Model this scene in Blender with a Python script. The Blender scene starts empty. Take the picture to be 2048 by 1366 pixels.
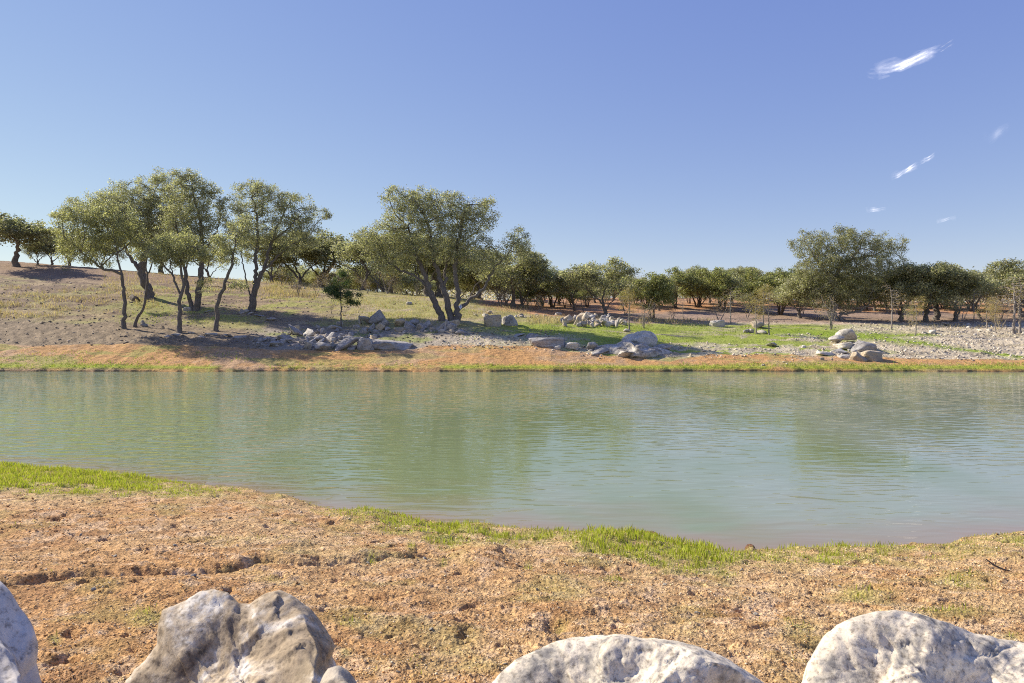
import bpy, math, random
import numpy as np
from mathutils import Vector

S = bpy.context.scene
random.seed(7)
RNG = np.random.default_rng(7)
FPX = 2048 * 24 / 36.0          # focal length in photo pixels
CX, CY = 1024.0, 640.0          # principal column / horizon row of the photo
H = 2.8                         # eye height above the water

# ------------------------------------------------------------------ camera
cam_d = bpy.data.cameras.new('camera')
cam = bpy.data.objects.new('camera', cam_d)
S.collection.objects.link(cam)
cam.location = (0, 0, H)
cam.rotation_euler = (math.radians(90), 0, 0)
cam_d.lens = 24
cam_d.sensor_width = 36
cam_d.shift_y = -(683 - CY) / 2048.0
cam_d.clip_start = 0.05
cam_d.clip_end = 20000
cam_d.dof.use_dof = True
cam_d.dof.focus_distance = 16.0
cam_d.dof.aperture_fstop = 8.0
S.camera = cam

# ------------------------------------------------------------------ light
SUN_EL = math.radians(34)
SUN_DIR = Vector((-0.90, 0.43, 0)).normalized()          # towards the sun, seen from above
SUN_AZ = math.atan2(SUN_DIR.x, SUN_DIR.y)
world = bpy.data.worlds.new("World")
S.world = world
world.use_nodes = True
nt = world.node_tree
nt.nodes.clear()
wo = nt.nodes.new('ShaderNodeOutputWorld')
bg = nt.nodes.new('ShaderNodeBackground')
sky = nt.nodes.new('ShaderNodeTexSky')
sky.sky_type = 'NISHITA'
sky.sun_disc = False
sky.sun_elevation = SUN_EL
sky.sun_rotation = SUN_AZ
sky.altitude = 1500
sky.air_density = 1.0
sky.dust_density = 0.0
sky.ozone_density = 2.5
# the photograph's soft tone curve, one per channel, over the whole sky
sp_ = nt.nodes.new('ShaderNodeSeparateColor')
cb_ = nt.nodes.new('ShaderNodeCombineColor')
nt.links.new(sky.outputs[0], sp_.inputs[0])
for i, (p_, k_) in enumerate(((0.74, 0.845), (0.69, 0.855), (0.29, 1.97))):
    pw_ = nt.nodes.new('ShaderNodeMath')
    pw_.operation = 'POWER'
    pw_.inputs[1].default_value = p_
    ml_ = nt.nodes.new('ShaderNodeMath')
    ml_.operation = 'MULTIPLY'
    ml_.inputs[1].default_value = k_
    nt.links.new(sp_.outputs[i], pw_.inputs[0])
    nt.links.new(pw_.outputs[0], ml_.inputs[0])
    nt.links.new(ml_.outputs[0], cb_.inputs[i])
bg.inputs['Strength'].default_value = 0.14
nt.links.new(cb_.outputs[0], bg.inputs['Color'])
nt.links.new(bg.outputs[0], wo.inputs['Surface'])

sd_ = bpy.data.lights.new('sun', 'SUN')
sun = bpy.data.objects.new('sun', sd_)
S.collection.objects.link(sun)
sd_.energy = 4.6
sd_.angle = math.radians(0.5)
sd_.color = (1.0, 0.92, 0.78)
to_sun = Vector((SUN_DIR.x * math.cos(SUN_EL), SUN_DIR.y * math.cos(SUN_EL), math.sin(SUN_EL)))
sun.rotation_euler = to_sun.to_track_quat('Z', 'Y').to_euler()
sun.location = (-40, 30, 40)

S.view_settings.view_transform = 'Standard'
S.view_settings.look = 'None'
S.view_settings.exposure = 0.74
S.view_settings.gamma = 1.0
S.view_settings.use_curve_mapping = False
S.render.engine = 'CYCLES'
S.cycles.use_denoising = False          # keeps the fine ripples, leaves and grit crisp
S.cycles.filter_width = 1.05
S.cycles.max_bounces = 5
S.cycles.diffuse_bounces = 2
S.cycles.glossy_bounces = 3
S.cycles.transmission_bounces = 2
S.cycles.transparent_max_bounces = 8

# ------------------------------------------------------------------ noise
_P = np.random.default_rng(11).permutation(256).astype(np.int64)
_P = np.concatenate([_P, _P, _P])
_G3 = np.random.default_rng(12).normal(size=(256, 3))
_G3 /= np.linalg.norm(_G3, axis=1)[:, None]


def perlin3(x, y, z):
    x, y, z = np.broadcast_arrays(np.asarray(x, float), np.asarray(y, float), np.asarray(z, float))
    xi, yi, zi = np.floor(x), np.floor(y), np.floor(z)
    xf, yf, zf = x - xi, y - yi, z - zi
    xi, yi, zi = xi.astype(np.int64) & 255, yi.astype(np.int64) & 255, zi.astype(np.int64) & 255
    fu = lambda t: t * t * t * (t * (t * 6 - 15) + 10)
    u, v, w = fu(xf), fu(yf), fu(zf)

    def g(a, b, c):
        h = _P[_P[_P[(xi + a) & 255] + ((yi + b) & 255)] + ((zi + c) & 255)] & 255
        gr = _G3[h]
        return gr[..., 0] * (xf - a) + gr[..., 1] * (yf - b) + gr[..., 2] * (zf - c)
    L = lambda a, b, t: a + t * (b - a)
    return L(L(L(g(0, 0, 0), g(1, 0, 0), u), L(g(0, 1, 0), g(1, 1, 0), u), v),
             L(L(g(0, 0, 1), g(1, 0, 1), u), L(g(0, 1, 1), g(1, 1, 1), u), v), w)


def fbm(x, y, z=0.0, o=4, lac=2.03, gain=0.5, ridged=False):
    s, a, n = 0, 1.0, 0
    for i in range(o):
        p = perlin3(x, y, z) * 1.6
        s = s + a * ((1 - 2 * np.abs(p)) if ridged else p)
        n += a
        a *= gain
        x, y, z = x * lac + 17.3, y * lac + 5.1, z * lac + 9.7
    return s / n


def sstep(a, b, v):
    t = np.clip((v - a) / (b - a), 0, 1)
    return t * t * (3 - 2 * t)


# ------------------------------------------------------------------ terrain function
_DK = np.array([37.1, 39, 41, 43, 46, 50, 55, 60, 66, 72, 78, 88, 100, 130, 200, 400, 3000.])
_UK = np.array([0, 250, 500, 700, 900, 1100, 1350, 1600, 1800, 2048.])
_YK = np.array([
    [743, 743, 743, 743, 742, 741, 741, 741, 741, 743],
    [719, 717, 718, 720, 722, 722, 724, 725, 726, 728],
    [694, 690, 693, 702, 702, 696, 710, 712, 714, 716],
    [677, 675, 680, 686, 684, 680, 697, 699, 701, 701],
    [652, 657, 665, 664, 655, 664, 681, 684, 686, 687],
    [622, 632, 638, 640, 634, 647, 664, 668, 669, 669],
    [588, 600, 614, 617, 616, 635, 650, 654, 656, 656],
    [564, 578, 596, 601, 605, 627, 639, 643, 645, 646],
    [543, 560, 580, 588, 597, 620, 630, 633, 636, 638],
    [527, 546, 565, 580, 597, 613, 619, 624, 628, 630],
    [522, 542, 563, 583, 601, 606, 609, 615, 619, 622],
    [530, 552, 575, 598, 606, 599, 600, 605, 609, 614],
    [545, 565, 590, 608, 608, 597, 597, 601, 604, 608],
    [595, 600, 607, 615, 612, 606, 604, 606, 608, 611],
    [620, 620, 620, 622, 622, 620, 618, 618, 618, 620],
    [632, 632, 632, 632, 632, 631, 630, 630, 630, 631],
    [638.5] * 10])
_ZK = H - (_YK - CY) * _DK[:, None] / FPX
_LU = np.linspace(-400, 2450, 286)
_LD = np.linspace(math.log(37.1), math.log(3000), 700)
_tmp = np.array([np.interp(_LU, _UK, r) for r in _ZK])
_ZF = np.array([np.interp(_LD, np.log(_DK), _tmp[:, j]) for j in range(len(_LU))]).T   # d x u
for _ in range(2):                                                        # soften the knots
    for ax, n in ((0, 7), (1, 9)):
        k = np.hanning(n + 2)[1:-1]
        k /= k.sum()
        pad = [(0, 0), (0, 0)]
        pad[ax] = (n // 2, n // 2)
        q = np.pad(_ZF, pad, mode='edge')
        _ZF = np.apply_along_axis(lambda m: np.convolve(m, k, 'valid'), ax, q)

_SX = np.array([-2500, -400, 0, 150, 300, 500, 580, 640, 760, 900, 960, 1020, 1150, 1300, 1450, 1600, 1900, 1960, 2048, 4500.])
_SY = np.array([880, 915, 935, 944, 962, 984, 1000, 1017, 1030, 1055, 1062, 1060, 1066, 1080, 1105, 1103, 1092, 1077, 1070, 1020.])


def near_shore(px):
    return H * FPX / (np.interp(px, _SX, _SY) - CY) + 0.05 * perlin3(np.asarray(px) / 37.0, 0.5, 3.3)


def base_z(px, d):
    """ground height at photo column px (x = (px-1024)/f*d) and distance d"""
    px, d = np.broadcast_arrays(np.asarray(px, float), np.asarray(d, float))
    sd = near_shore(px)
    # near bank
    t = np.clip((sd - d), 0, None)
    zn = 0.07 * (1 - np.exp(-t / 0.16)) + 0.98 * np.clip(t / np.maximum(sd - 3.3, 1), 0, 1.0)
    zn = np.where(d < 3.3, 1.05 + 0.25 * sstep(3.3, 0.5, d), zn)
    # pond bed
    xw = (px - CX) / FPX * np.maximum(d, 2.5)
    shf = 37.1 + 0.42 * perlin3(xw / 2.6, 0.3, 7.7) + 0.22 * perlin3(xw / 0.6, 4.3, 7.7)
    bed = -np.minimum(1.4, np.minimum(np.abs(d - sd) * 0.16, np.abs(shf - d) * 0.3))
    # far bank
    dd = np.clip(d - (shf - 37.1), 37.1, 2999)
    a = (np.log(dd) - _LD[0]) / (_LD[-1] - _LD[0]) * (len(_LD) - 1)
    b = (np.clip(px, -400, 2450) - _LU[0]) / (_LU[-1] - _LU[0]) * (len(_LU) - 1)
    i = np.clip(a.astype(int), 0, len(_LD) - 2)
    j = np.clip(b.astype(int), 0, len(_LU) - 2)
    fa, fb = a - i, b - j
    zf = (_ZF[i, j] * (1 - fa) + _ZF[i + 1, j] * fa) * (1 - fb) + (_ZF[i, j + 1] * (1 - fa) + _ZF[i + 1, j + 1] * fa) * fb
    zf = zf + 0.10 * sstep(37.1, 37.35, dd)
    z = np.where(d < sd, zn, np.where(d < shf, bed, zf))
    side = sstep(70, 110, np.abs(xw)) * sstep(3, 8, d) * (1 - sstep(44, 60, d))
    return z + side * 3.5


def img_y(px, d, z):
    return CY + (H - z) * FPX / np.maximum(d, 0.3)


def ground_hit(px, py, dmin=37.3, dmax=140.0):
    ds = np.exp(np.linspace(math.log(dmin), math.log(dmax), 1500))
    yy = img_y(px, ds, base_z(px, ds))
    k = np.where(yy <= py)[0]
    k = k[0] if len(k) else int(np.argmin(yy))
    d = float(ds[k])
    return Vector(((px - CX) / FPX * d, d, float(base_z(px, d))))


def at(px, py, d):
    return Vector(((px - CX) / FPX * d, d, H - (py - CY) / FPX * d))


_RX = np.array([-30, 10, 150, 350, 450, 520, 600, 720, 830.])
_RY = np.array([1180, 1175, 1156, 1146, 1139, 1121, 1130, 1124, 1114.])
MOUNDS = [(960, 1118, 55, 22, .10), (1110, 1252, 26, 14, -.06), (720, 1035, 60, 12, .04), (950, 1060, 40, 10, .05),
          (1190, 1085, 60, 12, .05), (1290, 1070, 90, 12, .05), (830, 1075, 60, 14, .03), (580, 1090, 40, 10, .03),
          (1500, 1098, 12, 6, .05), (470, 1300, 40, 12, -.03), (1480, 1320, 40, 16, -.04), (880, 1330, 60, 18, -.04)]


def detail(px, d, x, z0):
    """fine relief added to the mesh"""
    y = img_y(px, d, z0)
    out = np.zeros_like(d)
    # near bank: clods, rills, mounds
    m = (d < 14.5) & (z0 > -0.2) & (d > 1.0)
    X, D, U, Y = x[m], d[m], px[m], y[m]
    wet = sstep(0.0, 0.10, z0[m])
    c = fbm(X * 1.1, D * 1.1, 1.0, 3) * 0.05
    rid = np.maximum(0, fbm(X * 4.0 + D, D * 7.0, 2.0, 3)) ** 1.3 * 0.055
    clod = np.abs(fbm(X * 18, D * 18, 3.0, 3)) * 0.026
    clod2 = np.abs(fbm(X * 42, D * 42, 4.0, 2)) * 0.014 * sstep(12, 6, D)
    pits = -np.maximum(0, fbm(X * 5.3, D * 6.3, 8.0, 2) - 0.28) * 0.16
    tr = np.sin((D * 0.9 + X * 0.35 + 0.5 * fbm(X * .7, D * .7, 5., 2)) * 7.5) * 0.012
    o = (c * wet + (rid + clod + clod2 + pits + tr) * (0.25 + 0.75 * wet))
    yl = np.interp(U, _RX, _RY, left=0, right=0) + 3 * perlin3(U / 18.0, 0.1, 0.7)
    wr = np.exp(-((Y - yl) / 4.0) ** 2)
    o -= 0.055 * wr * (yl > 100)
    o += 0.025 * np.exp(-((Y - yl + 12) / 8.0) ** 2) * (yl > 100)
    for mx, my, rx, ry, hh in MOUNDS:
        o += hh * np.exp(-(((U - mx) / rx) ** 2 + ((Y - my) / ry) ** 2) ** 1.4)
    out[m] = o
    # far bank
    m = (d > 37.2) & (d < 135)
    X, D, U, Y = x[m], d[m], px[m], y[m]
    strip = sstep(0.0, 0.05, z0[m]) * sstep(41.5, 40.5, D)
    rub = rubble_mask(U, Y)
    dark = sstep(520, 380, U) * sstep(630, 650, Y)
    tread = np.sin((X + 1.4 * (D - 38)) * 21 + 2 * fbm(X / 2, D, 3., 2)) * np.sin((X - 2.5 * D) * 3.1) * sstep(-0.05, 0.1, fbm(X / 4, D / 1.2, 2., 2))
    o = fbm(X * 0.8, D * 0.8, 1., 3) * 0.10 * sstep(37.3, 41, D)
    o += strip * (0.02 * tread * sstep(560, 680, U) * sstep(1300, 1200, U) + 0.05 * fbm(X * 2.5, D * 3, 6.0, 3))
    o += np.abs(fbm(X * 4.5, D * 4.5, 2.2, 3)) * 0.09 * sstep(40.5, 42, D) * (0.35 + 1.6 * rub + 0.5 * dark)
    o += dark * sstep(46, 43, D) * sstep(41.0, 41.8, D) * 0.035 * np.sin((X * 1.0 + D * 0.8) * 7 + 2 * fbm(X, D, 3., 2))
    o += np.maximum(0, fbm(X * 1.4, D * 2.2, 7.7, 3) - 0.1) * 0.22 * rub
    out[m] = o
    return out


def rubble_mask(U, Y):
    n = fbm(U / 60.0, Y / 9.0, 4.4, 4)
    a = sstep(1560, 1850, U + 160 * n) * sstep(640, 652, Y) * sstep(722, 712, Y)
    b = sstep(1120, 1180, U) * sstep(685, 695, Y + 8 * n) * sstep(722, 712, Y) * (n > -0.15)
    c = sstep(840, 920, U) * sstep(1200, 1100, U) * sstep(664, 676, Y + 6 * n) * sstep(704, 696, Y)
    e = sstep(1440, 1500, U) * sstep(1700, 1600, U) * sstep(665, 672, Y) * (n > 0.12)
    return np.clip(a + 0.8 * b + 0.7 * c + 0.8 * e, 0, 1)


def mixc(a, b, t):
    return a + (np.asarray(b) - a) * t[..., None]


ORANGE = np.array((0.53, 0.295, 0.12))
TANSOIL = np.array((0.58, 0.39, 0.20))


def ground_colour(px, d, x, z0):
    y = img_y(px, d, z0)
    n1 = fbm(x / 3.0, d / 3.0, 1.5, 4) * 1.5
    n2 = fbm(x / 0.7, d / 0.7, 2.5, 4) * 1.5
    n3 = fbm(x * 6, d * 6, 3.5, 3) * 1.4
    nu = fbm(x / 4.0, d / 1.1, 6.5, 4) * 1.7        # streaks lying along the slope
    yw = y + 7 * nu
    # ---------------- near bank
    col = np.broadcast_to(TANSOIL, px.shape + (3,)).copy()
    col = mixc(col, ORANGE, 0.9 * sstep(-0.3, 0.6, n1 + 0.4 * n2))
    col = mixc(col, (0.62, 0.44, 0.28), 0.7 * sstep(0.05, 0.5, n3 + 0.5 * n2))
    col = mixc(col, (0.36, 0.19, 0.09), 0.6 * sstep(0.1, 0.55, -n3 + 0.4 * n2))
    sd = near_shore(px)
    t = sd - d
    g = near_grass(px, d, x, y)
    col = mixc(col, (0.34, 0.33, 0.09), 0.8 * np.clip(g * 1.3, 0, 1))
    col = mixc(col, (0.32, 0.28, 0.09), 0.45 * sstep(0.05, 0.4, fbm(x * 1.3, d * 1.3, 9.1, 3)))
    col = mixc(col, (0.22, 0.11, 0.06), sstep(0.085, 0.0, z0 + 0.03 * n2))
    near = col
    # ---------------- far bank
    c = np.broadcast_to(np.array((0.36, 0.33, 0.13)), px.shape + (3,)).copy()        # thin grass over soil
    c = mixc(c, (0.42, 0.35, 0.22), sstep(-0.1, 0.4, n1 + 0.5 * nu))
    # left hill dry grass
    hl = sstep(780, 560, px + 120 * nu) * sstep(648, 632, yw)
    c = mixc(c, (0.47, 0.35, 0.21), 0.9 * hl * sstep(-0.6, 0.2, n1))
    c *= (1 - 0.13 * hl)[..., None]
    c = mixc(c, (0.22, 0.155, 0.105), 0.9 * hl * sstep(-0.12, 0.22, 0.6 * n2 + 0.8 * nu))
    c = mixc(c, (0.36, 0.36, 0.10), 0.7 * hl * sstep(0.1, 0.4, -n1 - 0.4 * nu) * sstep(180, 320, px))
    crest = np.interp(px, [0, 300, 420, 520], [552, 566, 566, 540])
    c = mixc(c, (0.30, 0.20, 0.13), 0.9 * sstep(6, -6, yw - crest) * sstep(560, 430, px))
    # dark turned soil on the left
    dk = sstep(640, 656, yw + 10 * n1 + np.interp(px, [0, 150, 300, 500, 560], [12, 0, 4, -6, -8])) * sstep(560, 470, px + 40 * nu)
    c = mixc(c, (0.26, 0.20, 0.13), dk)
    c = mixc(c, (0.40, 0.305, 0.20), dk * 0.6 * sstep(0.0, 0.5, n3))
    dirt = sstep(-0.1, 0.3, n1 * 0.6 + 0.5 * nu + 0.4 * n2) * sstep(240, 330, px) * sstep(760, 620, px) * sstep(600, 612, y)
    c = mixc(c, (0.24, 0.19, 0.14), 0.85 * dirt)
    # centre gravel
    cg = sstep(480, 560, px) * sstep(1180, 1080, px) * sstep(652, 664, yw)
    c = mixc(c, (0.36, 0.315, 0.265), cg * 0.85)
    c = mixc(c, (0.28, 0.32, 0.08), cg * sstep(0.05, 0.3, -n1 + 0.5 * nu) * 0.7)
    # greener right side
    gr = sstep(900, 1060, px + 60 * nu) * sstep(640, 648, yw) * sstep(716, 706, y)
    c = mixc(c, (0.31, 0.365, 0.07), gr * sstep(-0.5, 0.05, 0.5 * n1 + 0.4 * nu + 0.25))
    c = mixc(c, (0.43, 0.37, 0.24), gr * 0.8 * sstep(0.15, 0.5, nu))
    rub = rubble_mask(px, y)
    c = mixc(c, (0.60, 0.515, 0.39), rub * 0.95)
    c = mixc(c, (0.45, 0.40, 0.20), rub * 0.5 * sstep(0.1, 0.5, nu))
    c = mixc(c, (0.34, 0.28, 0.20), rub * 0.8 * sstep(0.0, 0.45, n2))
    # green stripes through the rubble
    s1 = np.exp(-((y - np.interp(px, [1600, 1750, 1850, 1900, 2048], [664, 676, 688, 697, 716])) / np.interp(px, [1600, 1800, 1950, 2048], [9, 6, 3, 2.5])) ** 2) * sstep(1500, 1600, px)
    s2 = np.exp(-((y - 671) / 3.0) ** 2) * sstep(1640, 1700, px) * sstep(1900, 1860, px)
    c = mixc(c, (0.24, 0.33, 0.035), np.clip(s1 + s2, 0, 1) * 0.95)
    # pale track, leaf litter and orange clearing
    tk = sstep(648, 645.5, y + 2 * nu) * sstep(1130, 1260, px)
    c = mixc(c, (0.36, 0.26, 0.19), tk)
    tk2 = np.exp(-((y - 647 + 1.5 * nu) / 2.6) ** 2) * sstep(1250, 1560, px)
    c = mixc(c, (0.55, 0.44, 0.33), tk2 * 0.85)
    tk3 = sstep(0.0, 0.4, n1) * sstep(648, 640, y) * sstep(1200, 1300, px)
    c = mixc(c, (0.22, 0.17, 0.13), tk3 * 0.7)
    oc = sstep(np.interp(px, [940, 1100, 1250, 1500, 1700, 2048], [606, 634, 626, 615, 622, 629]) + 3,
               np.interp(px, [940, 1100, 1250, 1500, 1700, 2048], [606, 634, 626, 615, 622, 629]) - 2, y + 5 * n1) * sstep(940, 980, px)
    c = mixc(c, (0.50, 0.27, 0.14), oc)
    c = mixc(c, (0.33, 0.23, 0.16), oc * 0.65 * sstep(-.1, .35, n1 + 0.5 * n2))
    c = mixc(c, (0.60, 0.36, 0.20), oc * 0.6 * sstep(0, .4, nu))
    # shore strip
    st_y = np.interp(px, [0, 250, 480, 560, 820, 860, 1100, 1180, 1340, 1420, 1640, 1800, 2048],
                     [690, 688, 694, 699, 699, 690, 692, 706, 722, 708, 712, 716, 718])
    stp = sstep(-1.5, 1.5, y - st_y + 3 * nu)
    so = mixc(np.broadcast_to(ORANGE * np.array((1.05, 1.08, 1.1)), px.shape + (3,)).copy(), (0.50, 0.33, 0.19), sstep(-0.2, 0.4, n1 + n2 * .5))
    so = mixc(so, (0.36, 0.33, 0.10), 0.85 * sstep(-0.05, 0.3, nu + 0.3 * n2) * np.interp(px, [0, 480, 700, 900, 1200, 1500, 2048], [1, .9, .7, .5, .5, .6, .9]))
    band = np.exp(-((y - np.interp(px, [0, 400, 900, 2048], [731, 735, 734, 735])) / np.interp(px, [0, 400, 1000, 2048], [6, 3.5, 4, 5])) ** 2)
    so = mixc(so, (0.33, 0.38, 0.045), 0.95 * band * sstep(-0.25, 0.15, fbm(x / 2.2, 3.3, 8.8, 3) + 0.2 * np.interp(px, [0, 450, 600, 1000, 2048], [1.5, 0., -1, 1, 1])))
    so = mixc(so, (0.15, 0.08, 0.045), sstep(739.5, 742.5, y + 1.5 * n2))  # dark rim at the waterline: shade of an undercut edge put into the colour
    c = mixc(c, so, stp)
    c = mixc(c, (0.16, 0.09, 0.05), sstep(0.04, -0.02, z0))
    c = mixc(c, (0.18, 0.16, 0.09), sstep(120, 150, d))
    w = sstep(20, 30, d)
    out = mixc(near, c, w)
    out *= (1 + 0.10 * n3)[..., None]
    return np.clip(out, 0.01, 0.9)


def near_grass(px, d, x, y):
    n = fbm(x * 1.1, d * 1.6, 12.3, 3)
    n2 = fbm(x * 5, d * 5, 13.3, 2)
    t = near_shore(px) - d
    dy = y - np.interp(px, _SX, _SY)
    prof_w = np.interp(px, [-400, 0, 150, 300, 450, 520, 600, 660, 800, 900, 1130, 1200, 1300, 1440, 1490, 1700, 1850, 1950, 2100],
                       [90, 66, 52, 32, 22, 5, 5, 26, 46, 50, 30, 56, 62, 46, 34, 44, 36, 50, 70])
    dens = np.interp(px, [-400, 0, 250, 400, 520, 600, 680, 900, 1130, 1190, 1430, 1490, 1700, 1850, 2100],
                     [1, 1, .95, .6, .1, .1, .55, .75, .55, 1.05, 1.05, .55, .7, .42, .42])
    n4 = fbm(x * 2.6, d * 3.6, 17.3, 3) * 1.5
    g = sstep(1.1, 0.55, dy / prof_w + 0.55 * n + 0.35 * n2) * (t > 0.02) * np.clip(dens + 0.5 * n + 0.35 * n2, 0, 1)
    g = g * (0.25 + 0.75 * sstep(-0.38, 0.0, n4 + 0.5 * dens - 0.3))
    # thin scattered growth higher on the bank
    sc = sstep(0.16, 0.42, fbm(x * 0.9, d * 1.1, 21.0, 3) + 0.3 * n2) * 0.16 * (t > 0)
    sp = np.zeros_like(g)
    for mx, my, rx, ry in ((1600, 1262, 34, 22), (1580, 1240, 18, 10), (822, 1098, 9, 12), (745, 1120, 16, 8), (886, 1130, 8, 8),
                           (1056, 1132, 9, 7), (1120, 1250, 16, 10), (700, 1245, 24, 7), (110, 1280, 12, 8), (285, 1235, 40, 20),
                           (1930, 1165, 60, 20), (1900, 1230, 80, 14), (2020, 1270, 20, 8), (1230, 1160, 30, 10), (1450, 1150, 30, 14), (690, 1310, 12, 12), (1720, 1190, 60, 12)):
        sp = np.maximum(sp, np.exp(-((px - mx) / rx) ** 2 - ((y - my) / ry) ** 2) * (0.75 + 0.5 * n2))
    return np.clip(np.maximum(np.maximum(g, sc), sp * 0.7), 0, 1)


# ------------------------------------------------------------------ mesh helpers
def mesh_np(name, verts, faces, col=None, smooth=False):
    """faces: (n,k) int array of constant size or list of such arrays"""
    me = bpy.data.meshes.new(name)
    verts = np.ascontiguousarray(verts, dtype=np.float32)
    fl = faces if isinstance(faces, list) else [faces]
    fl = [np.asarray(f, dtype=np.int32) for f in fl if len(f)]
    me.vertices.add(len(verts))
    me.vertices.foreach_set('co', verts.ravel())
    loops = np.concatenate([f.ravel() for f in fl])
    cnt = np.concatenate([np.full(len(f), f.shape[1], np.int32) for f in fl])
    st = np.concatenate([[0], np.cumsum(cnt)[:-1]]).astype(np.int32)
    me.loops.add(len(loops))
    me.loops.foreach_set('vertex_index', loops)
    me.polygons.add(len(cnt))
    me.polygons.foreach_set('loop_start', st)
    me.polygons.foreach_set('loop_total', cnt)
    if smooth:
        me.polygons.foreach_set('use_smooth', np.ones(len(cnt), dtype=bool))
    if col is not None:
        a = me.color_attributes.new('tint', 'FLOAT_COLOR', 'POINT')
        c4 = np.ones((len(verts), 4), dtype=np.float32)
        c4[:, :3] = col
        a.data.foreach_set('color', c4.ravel())
    me.update(calc_edges=True)
    return me


def link(name, me, mat, parent=None, loc=None):
    o = bpy.data.objects.new(name, me)
    S.collection.objects.link(o)
    if mat is not None and me is not None and not me.materials:
        me.materials.append(mat)
    if parent is not None:
        o.parent = parent
    if loc is not None:
        o.location = loc
    return o


def tag(o, label=None, cat=None, group=None, kind=None):
    if label:
        o['label'] = label
    if cat:
        o['category'] = cat
    if group:
        o['group'] = group
    if kind:
        o['kind'] = kind
    return o


def grid_faces(nr, nc):
    i = np.arange(nr - 1)[:, None] * nc + np.arange(nc - 1)[None, :]
    i = i.ravel()
    return np.stack([i, i + 1, i + nc + 1, i + nc], 1)


# ------------------------------------------------------------------ materials
def new_mat(name):
    m = bpy.data.materials.new(name)
    m.use_nodes = True
    n = m.node_tree
    n.nodes.clear()
    out = n.nodes.new('ShaderNodeOutputMaterial')
    return m, n, out


def N(n, t, **kw):
    x = n.nodes.new(t)
    for k, v in kw.items():
        if k in x.inputs.keys():
            x.inputs[k].default_value = v
        else:
            setattr(x, k, v)
    return x


def mix_rgb(n, mode, fac, a, b):
    x = n.nodes.new('ShaderNodeMix')
    x.data_type = 'RGBA'
    x.blend_type = mode
    for sock, v in ((x.inputs[0], fac), (x.inputs[6], a), (x.inputs[7], b)):
        if hasattr(v, 'links'):
            n.links.new(v, sock)
        else:
            sock.default_value = v
    return x.outputs[2]


def ramp(n, src, stops):
    r = n.nodes.new('ShaderNodeValToRGB')
    e = r.color_ramp.elements
    while len(e) < len(stops):
        e.new(0.5)
    for el, (p, c) in zip(e, stops):
        el.position = p
        el.color = (*c, 1) if len(c) == 3 else c
    n.links.new(src, r.inputs[0])
    return r.outputs[0]


def ground_mat():
    m, n, out = new_mat('ground')
    geo = N(n, 'ShaderNodeNewGeometry')
    att = N(n, 'ShaderNodeAttribute', attribute_name='tint')
    no = N(n, 'ShaderNodeTexNoise', Scale=38.0, Detail=6.0, Roughness=0.7)
    n2 = N(n, 'ShaderNodeTexNoise', Scale=6.0, Detail=5.0, Roughness=0.65)
    vo = N(n, 'ShaderNodeTexVoronoi', Scale=55.0)
    for q in (no, n2, vo):
        n.links.new(geo.outputs['Position'], q.inputs['Vector'])
    f1 = ramp(n, no.outputs[0], [(0.34, (0.40, 0.34, 0.28)), (0.50, (1, 1, 1)), (0.66, (1.5, 1.45, 1.38))])  # dark crevices and bright highlights of the grit put into the colour
    f2 = ramp(n, n2.outputs[0], [(0.32, (0.72, 0.70, 0.68)), (0.65, (1.18, 1.18, 1.18))])
    c = mix_rgb(n, 'MULTIPLY', 1.0, att.outputs['Color'], f1)
    c = mix_rgb(n, 'MULTIPLY', 1.0, c, f2)
    d = N(n, 'ShaderNodeBsdfPrincipled', Roughness=0.95)
    d.inputs['Specular IOR Level'].default_value = 0.2
    n.links.new(c, d.inputs['Base Color'])
    b1 = N(n, 'ShaderNodeBump', Strength=0.9, Distance=0.02)
    n.links.new(no.outputs[0], b1.inputs['Height'])
    b2 = N(n, 'ShaderNodeBump', Strength=0.6, Distance=0.012)
    n.links.new(vo.outputs['Distance'], b2.inputs['Height'])
    n.links.new(b1.outputs[0], b2.inputs['Normal'])
    b3 = N(n, 'ShaderNodeBump', Strength=0.8, Distance=0.09)
    n.links.new(n2.outputs[0], b3.inputs['Height'])
    n.links.new(b2.outputs[0], b3.inputs['Normal'])
    n.links.new(b3.outputs[0], d.inputs['Normal'])
    n.links.new(d.outputs[0], out.inputs[0])
    return m


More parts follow.
